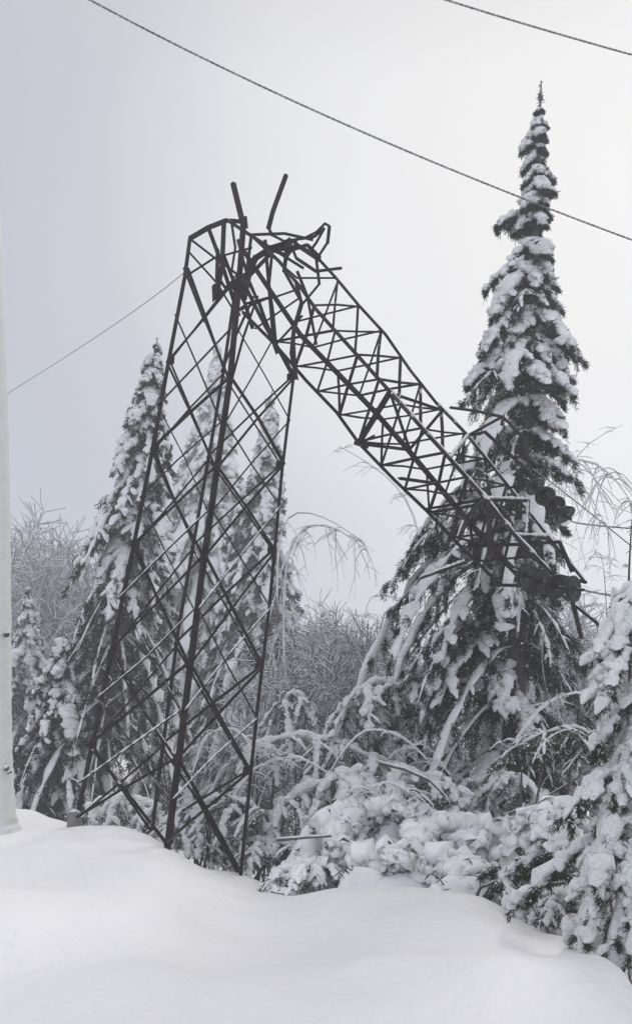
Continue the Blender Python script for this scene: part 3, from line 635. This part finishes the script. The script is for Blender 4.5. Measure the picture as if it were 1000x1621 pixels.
brush('bowed_bush', 'low puffy bush lying over the rim of the snow field below the broad mound', [at(560, 1362, 12.0), at(620, 1358, 11.9), at(690, 1362, 11.7), at(740, 1372, 11.5)], 93, n=13, reach=0.36, drop=0.9, **kb)
brush('bowed_bush', 'tufted bush with dark shoots on the rim right of the mast foot', [at(440, 1385, 12.5), at(480, 1368, 12.4), at(520, 1372, 12.3)], 94, n=14, reach=0.34, drop=0.9, **dict(kb, S=0.07))
brush('bowed_bush', 'shaggy snow clump hanging between the spruce foot and the near spruce', [at(870, 1330, 10.6), at(885, 1300, 10.5), at(870, 1295, 10.4)], 95, n=12, reach=0.35, drop=1.0, **kb)

def stick(label, pts, r=0.02, S=0.016, group=None, cat='fallen branch', ms=M_SNOW):
    mb = MB(); P = np.array([list(p) for p in pts]); tubes(mb, P[None], np.linspace(r, r * 0.5, len(P))[None], 7, cap=True, jit=0.05, rng=np.random.default_rng(2))
    root = empty('fallen_branch', tuple(P[0]), label, cat, group)
    mb.build('wood', M_BARK, root)
    sn = MB(); tubes(sn, (P + np.array([0, 0, r * 0.9]))[None], np.linspace(S, S * 0.5, len(P))[None], 7, cap=True); sn.build('snow_cover', ms, root)
stick('broken branch end with a thin line of snow jutting from the middle mound', [at(438, 1330, 12.4), at(470, 1327, 12.3), at(500, 1325, 12.2), at(524, 1324, 12.1)], 0.022)
stick('curved dark branch lying over the bushes below the leaning spruce', [at(600, 1208, 13.6), at(640, 1218, 13.5), at(680, 1236, 13.4), at(705, 1262, 13.3)], 0.025, 0.02)
stick('dark forked branch at the snow edge under the near spruce', [at(815, 1435, 9.2), at(840, 1412, 9.2), at(868, 1400, 9.2), at(890, 1398, 9.1)], 0.018, 0.012)
stick('thin fallen branch across the brush right of the spruce foot', [at(800, 1290, 12.6), at(850, 1270, 12.5), at(900, 1240, 12.4), at(950, 1205, 12.3)], 0.015, 0.010)

# ------------------------------------------------------------------ the pale trunk at the left edge
def pale_trunk():
    Y = 13.5; pts = [(-22, 1345, 56), (-22, 1300, 44), (-20, 1200, 37), (-19, 1000, 36), (-19, 800, 36), (-21, 600, 35), (-27, 400, 34), (-34, 250, 33), (-42, 0, 31), (-52, -300, 28)]
    P = np.array([list(at(a, b, Y)) for a, b, _ in pts]); rad = np.array([(r - 0.5) * Y / FPX for *_, r in pts])
    P[0, 2] = gz(P[0, 0], Y) - 0.2
    k = np.linspace(0, len(pts) - 1, 120); Pi = np.array([np.interp(k, range(len(pts)), P[:, i]) for i in range(3)]).T; ri = np.interp(k, range(len(pts)), rad)
    rng = np.random.default_rng(9); ri = ri * (1 + 0.015 * rng.standard_normal(120))
    root = empty('pale_tree', tuple(P[0]), 'pale rime coated tree trunk cut by the left edge of the picture', 'tree trunk')
    mb = MB(); tubes(mb, Pi[None], ri[None], 40, jit=0.012, rng=rng, cap=True); mb.build('trunk', M_RIME, root)
    kn = MB()
    for (px, py, r) in [(8, 1003, 0.035), (8, 1216, 0.03), (14, 1222, 0.02), (6, 1312, 0.05)]:
        c = at(px, py, Y - 0.24); th = np.linspace(0, np.pi, 6)
        Pk = np.array([[c.x, c.y + 0.10 - 0.12 * j / 4, c.z - 0.02 * j / 4] for j in range(5)])[None]
        tubes(kn, Pk, np.array([[r * 1.2, r, r * 0.9, r * 0.6, 0.004]]), 8, jit=0.15, rng=rng, cap=True)
    kn.build('bark_knots', M_BARK, root)
    P_, RR = bare_tree_mesh(77, 2.2, 0.09, 3, 4, 0.6, 0.008)
    cr = MB(); tp_ = P[-1]; tubes(cr, P_ + tp_ - np.array([0, 0, 0.1]), RR, 4); cr.build('crown', M_TWIGF, root)
pale_trunk()

# ------------------------------------------------------------------ the collapsed lattice mast
def angle_bar(mb, A, B, w=0.05, th=0.009, roll=0.0):
    "steel angle section from A to B"
    A = np.array(A, float); B = np.array(B, float); d = B - A; d /= np.linalg.norm(d)
    ref = np.array([0, 0, 1.0]) if abs(d[2]) < 0.9 else np.array([0, 1.0, 0])
    s = np.cross(d, ref); s /= np.linalg.norm(s); u = np.cross(s, d)
    c, q = math.cos(roll), math.sin(roll); s, u = c * s + q * u, -q * s + c * u
    prof = [(0, 0), (w, 0), (w, th), (th, th), (th, w), (0, w)]
    V = [p + s * (a - w * 0.35) + u * (b - w * 0.35) for p in (A, B) for a, b in prof]
    Q = [(i, (i + 1) % 6, 6 + (i + 1) % 6, 6 + i) for i in range(6)] + [(0, 3, 2, 1), (0, 5, 4, 3), (6, 7, 8, 9), (6, 9, 10, 11)]
    mb.add(V, Q)
LEG = dict(
    L=[(115,1312,13.9),(212,864,13.85),(242,712,13.8),(267,574,13.8),(293,438,13.75),(301,378,13.7)],
    N=[(262,1345,12.75),(318,920,12.85),(345,730,12.9),(364,600,12.95),(378,450,13.0),(385,356,13.0),(369,290,13.0)],
    F=[(236,1335,15.1),(282,1000,15.0),(318,795,15.0),(352,600,14.9),(371,470,14.6),(383,400,14.2),(386,352,13.9)],
    Rr=[(377,1395,13.0),(406,1130,13.2),(426,960,13.4),(446,745,13.6),(464,598,13.7),(436,546,13.6),(392,440,13.4),(376,380,13.3)])
LP = {k: np.array([list(at(*p)) for p in v]) for k, v in LEG.items()}
for k, v in LP.items(): v[0, 2] -= 0.25
mast = empty('lattice_mast', (float(LP['N'][0][0]), 13.9, gz(-2.0, 13.9)), 'rusty steel lattice mast snapped at mid height, its top fallen right against a spruce', 'power pylon')
def member(name, pts, w, th=0.01, roll=0.0, mat=M_STEEL):
    mb = MB(); pts = [np.array(list(p), float) for p in pts]
    for a, b in zip(pts[:-1], pts[1:]):
        d = (b - a) / (np.linalg.norm(b - a) + 1e-9) * w * 0.15
        angle_bar(mb, a - d, b + d, w, th, roll)
    o = mb.build(name, mat, mast, smooth=False); return o
def snow_on(o, pts, r=0.022, jitter=0.25, seed=1):
    rng = np.random.default_rng(seed); pts = np.array([list(p) for p in pts], float); n = 40; cs = np.linspace(0, len(pts) - 1, n)
    P = np.array([np.interp(cs, range(len(pts)), pts[:, i]) for i in range(3)]).T + np.array([0, -0.01, r * 1.1])
    rr = r * np.clip(rng.uniform(0.35, 1.25, n), 0, 1.2); rr[0] = rr[-1] = 0.004
    mb = MB(); tubes(mb, P[None], rr[None], 6, jit=0.1, rng=rng); mb.build('snow_cover', M_SNOW, o)
member('leg', LP['L'], 0.050, 0.010, 0.3); member('leg', LP['N'], 0.070, 0.012, 0.8)
member('leg', LP['F'], 0.066, 0.012, 2.4); member('leg', LP['Rr'], 0.050, 0.010, 1.8)
LV = dict(L=[425, 574, 712, 864, 1030, 1180, 1298], N=[440, 600, 740, 880, 1050, 1200, 1332], F=[430, 590, 725, 866, 1020, 1180, 1318], Rr=[470, 598, 736, 872, 1056, 1220, 1380])
def on_leg(k, py):
    pts = LEG[k]; ys = np.array([p[1] for p in pts], float)
    for i in range(len(pts) - 1):
        if (ys[i] - py) * (ys[i + 1] - py) <= 0 and ys[i] != ys[i + 1]:
            f = (py - ys[i]) / (ys[i + 1] - ys[i]); a = [pts[i][j] + (pts[i + 1][j] - pts[i][j]) * f for j in range(3)]; return np.array(list(at(*a)))
    return np.array(list(at(*pts[0])))
nodes = {k: [on_leg(k, y) for y in v] for k, v in LV.items()}
rb = random.Random(3)
def off(p, q, d):     # pull two crossing bars slightly apart
    n = np.cross(q - p, np.array([0, 0, 1.0])); n /= np.linalg.norm(n) + 1e-9; return n * d
for a, b, wd_ in (('L', 'N', 0.046), ('N', 'Rr', 0.048), ('L', 'F', 0.040), ('F', 'Rr', 0.040)):
    for i in range(6):
        for (p, q, sg) in ((nodes[a][i], nodes[b][i + 1], 1), (nodes[b][i], nodes[a][i + 1], -1)):
            if a == 'L' and i == 5 and b == 'N' and sg == -1: pass
            o_ = off(p, q, 0.035 * sg); mid = (p + q) / 2 + np.array([rb.gauss(0, .015), rb.gauss(0, .02), rb.gauss(0, .015)])
            member('brace', [p + o_, mid + o_, q + o_], wd_ * (1.0 if (sg == 1 and b in ('N', 'Rr') and a != 'F') else 0.85), 0.007, rb.uniform(0, 1.5))
for k in ('L', 'N', 'Rr'):
    for i in range(1, 6):          # plates where the braces meet the legs
        p = nodes[k][i]; mb = MB(); hw, hh, th_ = 0.055, 0.075, 0.008; sx_ = {'L': 0.05, 'N': 0.0, 'Rr': -0.05}[k]
        V = [(p[0] + sx_ + a * hw, p[1] - 0.05 + c * th_ + b * 0.01, p[2] + b * hh * (1 if a * b > 0 else 0.7)) for c in (-1, 1) for b in (-1, 1) for a in (-1, 1)]
        mb.add(V, [(0, 1, 3, 2), (4, 6, 7, 5), (0, 4, 5, 1), (2, 3, 7, 6), (0, 2, 6, 4), (1, 5, 7, 3)]); mb.build('gusset_plate', M_STEEL, mast, smooth=False)
mids = {k: [on_leg(k, (v[i_] + v[i_ + 1]) / 2) for i_ in range(6)] for k, v in LV.items()}
for a, b in (('L', 'N'), ('N', 'Rr')):
    for i in range(5):
        for (p, q, sg) in ((mids[a][i], mids[b][i + 1], 1), (mids[b][i], mids[a][i + 1], -1)):
            if rb.random() < 0.12: continue
            o_ = off(p, q, 0.06 * sg); mid = (p + q) / 2 + np.array([rb.gauss(0, .02), rb.gauss(0, .02), rb.gauss(0, .02)])
            o2 = member('thin_brace', [p + o_, mid + o_, q + o_], 0.026, 0.005, rb.uniform(0, 1.5), M_STEELC)
            if i >= 2 and sg == -1: snow_on(o2, [p + o_, mid + o_, q + o_], 0.014, seed=i)
# bent frame round the break
for pts, wv in (([(301,378,13.7),(330,361,13.5),(358,350,13.2),(385,352,13.0)], 0.07), ([(301,378,13.7),(345,412,13.8),(383,440,14.2)], 0.045),
                ([(330,361,13.5),(352,420,13.6),(378,500,13.5)], 0.05), ([(293,438,13.75),(340,408,13.4),(398,392,13.1)], 0.04), ([(355,352,13.2),(352,420,13.3),(342,475,13.2)], 0.06),
                ([(300,400,13.7),(345,450,13.6),(372,495,13.4),(430,470,13.2)], 0.035), ([(398,372,13.3),(450,370,13.2),(495,380,13.2)], 0.04),
                ([(345,395,13.4),(344,440,13.3),(350,470,13.3)], 0.05), ([(342,475,13.2),(341,452,13.2)], 0.10)):
    member('bent_bar', [at(*p) for p in pts], wv, 0.01, rb.uniform(0, 1.5))
for pts, wv in (([(398,372,13.3),(392,420,13.3),(385,470,13.3)], .04), ([(372,495,13.4),(392,480,13.4),(430,470,13.3)], .035), ([(366,352,13.3),(372,392,13.3),(366,430,13.3)], .04), ([(352,398,13.4),(368,440,13.4),(388,480,13.3),(400,520,13.4)], .045),
                ([(390,440,13.4),(410,480,13.5),(424,520,13.5),(438,560,13.5)], .05), ([(346,440,13.3),(356,455,13.3),(366,448,13.3),(372,460,13.3)], .05), ([(420,380,13.1),(424,430,13.3),(430,500,13.4),(434,545,13.5)], .045),
                ([(392,480,13.2),(436,470,13.1),(480,455,13.0)], .035), ([(404,520,13.4),(440,495,13.2),(476,470,13.0)], .035), ([(436,546,13.5),(478,500,13.0)], .04),
                ([(458,380,13.1),(470,410,13.0),(500,430,13.1),(540,425,13.3)], .045), ([(500,410,13.2),(505,450,13.2),(480,480,13.0)], .04), ([(470,430,13.0),(486,470,13.1),(500,545,13.8)], .045), ([(452,400,13.1),(486,388,13.1),(506,408,13.3)], .05),
                ([(440,414,12.9),(470,440,13.2),(531,440,13.35)], .035), ([(402,376,13.0),(440,400,13.2),(480,425,13.3)], .04), ([(426,395,13.2),(455,405,13.1),(470,385,13.1)], .06)):
    member('bent_bar', [at(*p) for p in pts], wv, 0.01, rb.uniform(0, 1.5))
member('bent_bar', [at(425,362,13.2), at(432,335,13.2), at(453,277,13.2)], 0.06, 0.012, 0.4)
member('bent_bar', [at(424,360,13.2), at(430,372,13.2), at(455,385,13.1)], 0.045)
member('bent_bar', [at(380,352,13.1), at(388,344,13.1), at(390,362,13.0)], 0.05)
member('hooked_strap', [at(452,381,13.0), at(480,378,13.0), at(500,368,13.0), at(514,354,13.0), at(521,358,13.0), at(518,385,13.0), at(505,405,13.0)], 0.042, 0.014, 0.5)
member('hooked_strap', [at(480,378,13.1), at(498,375,13.1), at(513,362,13.1), at(500,385,13.1), at(492,396,13.1)], 0.045, 0.015, 0.9)
# crumpled plates where the legs folded
for pts, wv in (([(455,384,13.1),(430,392,13.1),(405,408,13.2),(392,435,13.3),(385,470,13.2)], 0.11), ([(470,450,13.1),(478,480,13.1),(466,520,13.1),(462,560,13.2),(470,600,13.2)], 0.06),
                ([(440,395,13.1),(475,392,13.1),(505,412,13.2)], 0.08), ([(392,440,13.4),(430,400,13.0),(470,380,13.0)], 0.05), ([(430,400,13.2),(425,450,13.3),(432,500,13.4),(436,546,13.5)], 0.05),
                ([(455,385,13.1),(450,430,13.1),(478,480,13.0)], 0.05)):
    member('buckled_bar', [at(*p) for p in pts], wv, 0.02, rb.uniform(0, 1.5))
# fallen upper section: four chords
CH = dict(
    a=[(456,378,13.2),(502,408,13.3),(531,440,13.35),(566,482,13.4),(610,530,13.4),(648,585,13.4),(690,638,13.35),(740,690,13.3),(806,772,13.1),(868,850,12.8),(926,922,12.5)],
    b=[(362,350,13.1),(402,376,12.95),(442,414,12.85),(478,458,12.8),(502,492,12.75),(545,540,12.7),(615,618,12.65),(665,675,12.6),(712,727,12.55),(768,790,12.5),(815,848,12.4),(872,908,12.3)],
    c=[(385,395,13.9),(425,455,14.0),(476,530,14.1),(530,586,14.1),(590,648,14.05),(640,705,14.0),(690,765,13.95),(745,830,13.8),(800,890,13.6),(850,940,13.4)],
    d=[(384,494,13.5),(436,546,13.5),(484,602,13.5),(532,652,13.5),(568,702,13.5),(622,758,13.45),(672,806,13.4),(725,862,13.3),(790,925,13.1)])
CP = {k: np.array([list(at(*p)) for p in v]) for k, v in CH.items()}
for k, wv in (('a', 0.050), ('b', 0.062), ('c', 0.068), ('d', 0.058)):
    member('chord', CP[k], wv, 0.012, {'a': .8, 'b': .8, 'c': 2.4, 'd': 3.9}[k], M_STEELC if k in 'ab' else M_STEEL)
for k_, i0 in (('a', 6), ('b', 6)):
    snow_on([o for o in mast.children if o.name.startswith('chord')]['ab'.index(k_)], CP[k_][i0:], 0.03 if k_ == 'b' else 0.024)
def along(k, f):
    P = CP[k]; cs = np.concatenate([[0], np.cumsum(np.linalg.norm(np.diff(P, axis=0), axis=1))]); cs /= cs[-1]
    return np.array([np.interp(f, cs, P[:, i]) for i in range(3)])
# fractions along each chord where the bays begin (the ends of the chords are not level)
def stations(k, xs_):
    "points on chord k at screen-diagonal stations"
    out_ = []
    for s_ in xs_:
        best = min(np.linspace(0, 1, 400), key=lambda f: abs(proj(along(k, f)) - s_)); out_.append(along(k, best))
    return out_
def proj(p):
    d = p[1] * CT + (p[2] - CAMZ) * ST; px = 500 + FPX * p[0] / d; py = 810.5 - FPX * (-p[1] * ST + (p[2] - CAMZ) * CT) / d
    return 0.674 * px + 0.738 * py
ST_ = [690, 742, 794, 846, 898, 950, 1002, 1054, 1108, 1162, 1220]
SK = {k: stations(k, ST_) for k in CH}
for fa, fb in (('a', 'b'), ('b', 'd'), ('d', 'c'), ('c', 'a')):
    for i in range(10):
        if fa in 'dc' and i == 9: continue
        for (p, q, sg) in ((SK[fa][i], SK[fb][i + 1], 1), (SK[fb][i], SK[fa][i + 1], -1)):
            if sg == -1 and (fa, fb) in (('d', 'c'), ('c', 'a')) and i % 2: continue
            o_ = off(p, q, 0.02 * sg); j = np.array([rb.gauss(0, .012) for _ in range(3)])
            member('lattice_bar', [p + o_, (p + q) / 2 + o_ + j, q + o_], 0.038 if fa in 'ab' else 0.034, 0.006, rb.uniform(0, 1.5), M_STEELC if (fa, fb) == ('a', 'b') else M_STEEL)
# strong cross frame half way down the fallen section
kq = {k: min((along(k, f) for f in np.linspace(0, 1, 300)), key=lambda p: abs(proj(p) - (0.674 * 590 + 0.738 * 655 + 12))) for k in CH}
pb, pd = at(617, 622, 12.68), at(568, 702, 13.48)
for p, q, wv in ((pb, pd, 0.075), (pd, at(648, 712, 14.0), 0.06), (at(648, 712, 14.0), at(700, 650, 13.4), 0.05), (pb, at(700, 650, 13.4), 0.05), (pd, at(592, 690, 13.5), .05), (pb, at(648, 712, 14.0), .04),
                (at(672, 806, 13.4), at(768, 790, 12.5), .045), (at(632, 757, 13.45), at(690, 765, 13.9), .06)):
    member('frame_bar', [p, q], wv, 0.012, 0.6)
member('end_plate', [at(562, 700, 13.45), at(582, 706, 13.45)], 0.10, 0.03)
# cross arms near the tip
for pts, wv, mt in (([(712,645,13.3),(750,650,13.2),(795,660,13.0),(828,695,12.8),(830,718,12.7)], 0.05, M_STEELC), ([(740,690,13.3),(795,660,13.0)], 0.045, M_STEEL), ([(766,684,13.1),(822,735,12.7),(846,764,12.5)], 0.055, M_STEEL),
                    ([(806,772,13.1),(846,764,12.5)], 0.045, M_STEEL), ([(740,690,13.3),(766,684,13.1)], 0.045, M_STEEL), ([(712,725,12.5),(740,690,13.3)], 0.04, M_STEELC),
                    ([(768,790,12.5),(835,792,12.6)], 0.07, M_STEELC), ([(772,792,12.45),(776,882,12.6)], 0.065, M_STEELC), ([(768,790,12.5),(742,815,12.5),(728,850,12.6)], 0.05, M_STEELC),
                    ([(835,792,12.6),(832,850,12.6)], 0.045, M_STEELC), ([(745,865,12.8),(820,862,12.6),(885,858,12.5)], 0.05, M_STEEL), ([(776,926,12.8),(850,928,12.5),(884,935,12.4)], 0.05, M_STEEL),
                    ([(666,915,12.9),(735,890,12.8)], 0.045, M_STEELC), ([(872,908,12.3),(926,922,12.5)], 0.05, M_STEEL), ([(815,848,12.4),(868,850,12.8)], 0.05, M_STEELC), ([(885,858,12.5),(905,905,12.4)], 0.045, M_STEEL),
                    ([(820,862,12.6),(872,908,12.3)], 0.045, M_STEEL), ([(905,950,12.4),(920,1010,12.5)], 0.05, M_STEELC), ([(880,935,12.4),(960,1000,12.6)], 0.04, M_STEEL)):
    o_ = member('crossarm_bar', [at(*p) for p in pts], wv, 0.01, rb.uniform(0, 1.2), mt)
    if mt is M_STEELC and abs(pts[0][1] - pts[-1][1]) < 60: snow_on(o_, [at(*p) for p in pts], 0.026)
# concrete footings under the legs
for k in ('L', 'N', 'F', 'Rr'):
    p = LP[k][0]; z = gz(p[0], p[1]); h0 = {'L': 0.27, 'N': -0.06, 'F': -0.06, 'Rr': -0.06}[k]
    mb = MB(); Pz = np.array([[p[0] + 0.03, p[1] - 0.02, z - 0.3], [p[0] + 0.03, p[1] - 0.02, z + h0 * 0.4], [p[0] + 0.02, p[1], z + h0 * 0.85], [p[0] + 0.02, p[1], z + h0]])
    tubes(mb, Pz[None], np.array([[0.12, 0.11, 0.095, 0.05]]), 14, jit=0.07, rng=np.random.default_rng(5), cap=True); mb.build('footing', M_CONC, mast)

# ------------------------------------------------------------------ insulators and wires
def insulator(label, pts, r=0.15, n=4):
    P = np.array([list(p) for p in pts]); root = empty('insulator_string', tuple(P[0]), label, 'insulator', 'insulator strings on the fallen cross arms')
    def P_(f): return np.array([np.interp(f, np.linspace(0, 1, len(P)), P[:, i]) for i in range(3)])
    fs = np.linspace(0, 1, 30); pr = np.array([P_(f) for f in fs]); mb = MB(); tubes(mb, pr[None], np.full((1, 30), 0.02), 8, cap=True); mb.build('rod', M_STEEL, root)
    for i in range(n):
        f = (i + 0.7) / (n + 0.4); c = P_(f); d = P_(min(1, f + .05)) - P_(max(0, f - .05)); d /= np.linalg.norm(d)
        rg = random.Random(i + int(abs(P[0][0]) * 100)); d = d + np.array([rg.gauss(0, .12) for _ in range(3)]); d /= np.linalg.norm(d)
        prof = [(-0.085, 0.01), (-0.08, 0.045), (-0.05, 0.06), (-0.045, r * 0.62), (-0.02, r * 0.88), (0.02, r), (0.05, r * 0.99), (0.045, r * 0.8), (0.03, r * 0.5), (0.06, 0.045), (0.085, 0.01)]
        mb = MB(); PP = np.array([c + d * a for a, _ in prof])
        s = np.cross(d, [0, 0, 1.0]); s /= np.linalg.norm(s); u = np.cross(s, d); an = np.arange(24) * 2 * np.pi / 24
        V = np.concatenate([PP[q] + b * (np.cos(an)[:, None] * s + np.sin(an)[:, None] * u) for q, (_, b) in enumerate(prof)])
        mb.add(V, [(q * 24 + e_, q * 24 + (e_ + 1) % 24, (q + 1) * 24 + (e_ + 1) % 24, (q + 1) * 24 + e_) for q in range(len(prof) - 1) for e_ in range(24)])
        mb.build('disc', M_GLASS, root)
    return root
insulator('upper string of black disc insulators hanging off the fallen cross arm', [at(834,758,12.2), at(857,780,12.0), at(880,802,11.75), at(903,822,11.5)])
insulator('lower string of larger black disc insulators beside the tip of the fallen mast', [at(812,902,12.2), at(848,918,11.9), at(882,930,11.6), at(924,934,11.3)], r=0.175)
def fmt(pts, n, sag=0.0):
    P = np.array([list(p) for p in pts]); t = np.linspace(0, 1, n)
    if len(P) == 2:
        q = P[0] + (P[1] - P[0]) * t[:, None]; q[:, 2] -= sag * 4 * t * (1 - t); return q
    if len(P) == 3:     # parabola through three points
        q = (2 * (t - .5) * (t - 1))[:, None] * P[0] + (-4 * t * (t - 1))[:, None] * P[1] + (2 * t * (t - .5))[:, None] * P[2]; return q
    return np.array([np.interp(t, np.linspace(0, 1, len(P)), P[:, i]) for i in range(3)]).T
def wire(label, pts, r, mat=M_WIRE, n=200, twist=0.0, group=None, sag=0.0, name='power_wire'):
    Pw = fmt(pts, n, sag); mb = MB()
    if twist:      # two strands laid round each other
        a = np.cumsum(np.concatenate([[0], np.linalg.norm(np.diff(Pw, axis=0), axis=1)])) / twist * 2 * np.pi
        d = Pw[-1] - Pw[0]; d /= np.linalg.norm(d); s = np.cross(d, [0, 0, 1.0]); s /= np.linalg.norm(s); u = np.cross(s, d)
        for ph in (0, np.pi):
            tubes(mb, (Pw + r * 0.9 * (np.cos(a + ph)[:, None] * s + np.sin(a + ph)[:, None] * u))[None], np.full((1, n), r * 0.8), 6, cap=True)
    else: tubes(mb, Pw[None], np.full((1, n), r), 6, cap=True)
    o = mb.build(name, mat, origin=tuple(Pw[0])); tag(o, label, 'wire', group); return o
wire('long twisted overhead cable crossing the whole sky above the mast', [at(60, -46, 7.2), at(560, 203, 8.0), at(1130, 427, 8.8)], 0.0072, n=900, twist=0.12, group='overhead cables')
wire('short stretch of twisted cable across the top right corner of the sky', [at(600, -35, 7.4), at(850, 44, 7.8), at(1130, 122, 8.3)], 0.0072, n=600, twist=0.12, group='overhead cables')
wire('thin distant wire rising from the left edge to the left leg of the mast', [at(-40, 655, 20), at(150, 535, 17), at(290,433,13.8)], 0.008, M_WIREF)
wire('slack wire running right from the upper insulator string', [at(903,824,11.5), at(945, 832, 12), at(1080, 842, 11.6)], 0.012)
wire('thin wire slanting down right past the upper insulator string', [at(842, 742, 12.6), at(912, 795, 12.3), at(1060, 915, 11.6)], 0.009)
wire('wire leaving the clamp of the lower insulator string to the right', [at(924,934,11.3), at(985, 944, 11.6), at(1100, 950, 11.2)], 0.014)
wire('broken loose wire hanging from the tip of the fallen mast into the brush', [at(905, 950, 12.3), at(860, 1010, 12.2), at(872, 1120, 12.2)], 0.010)
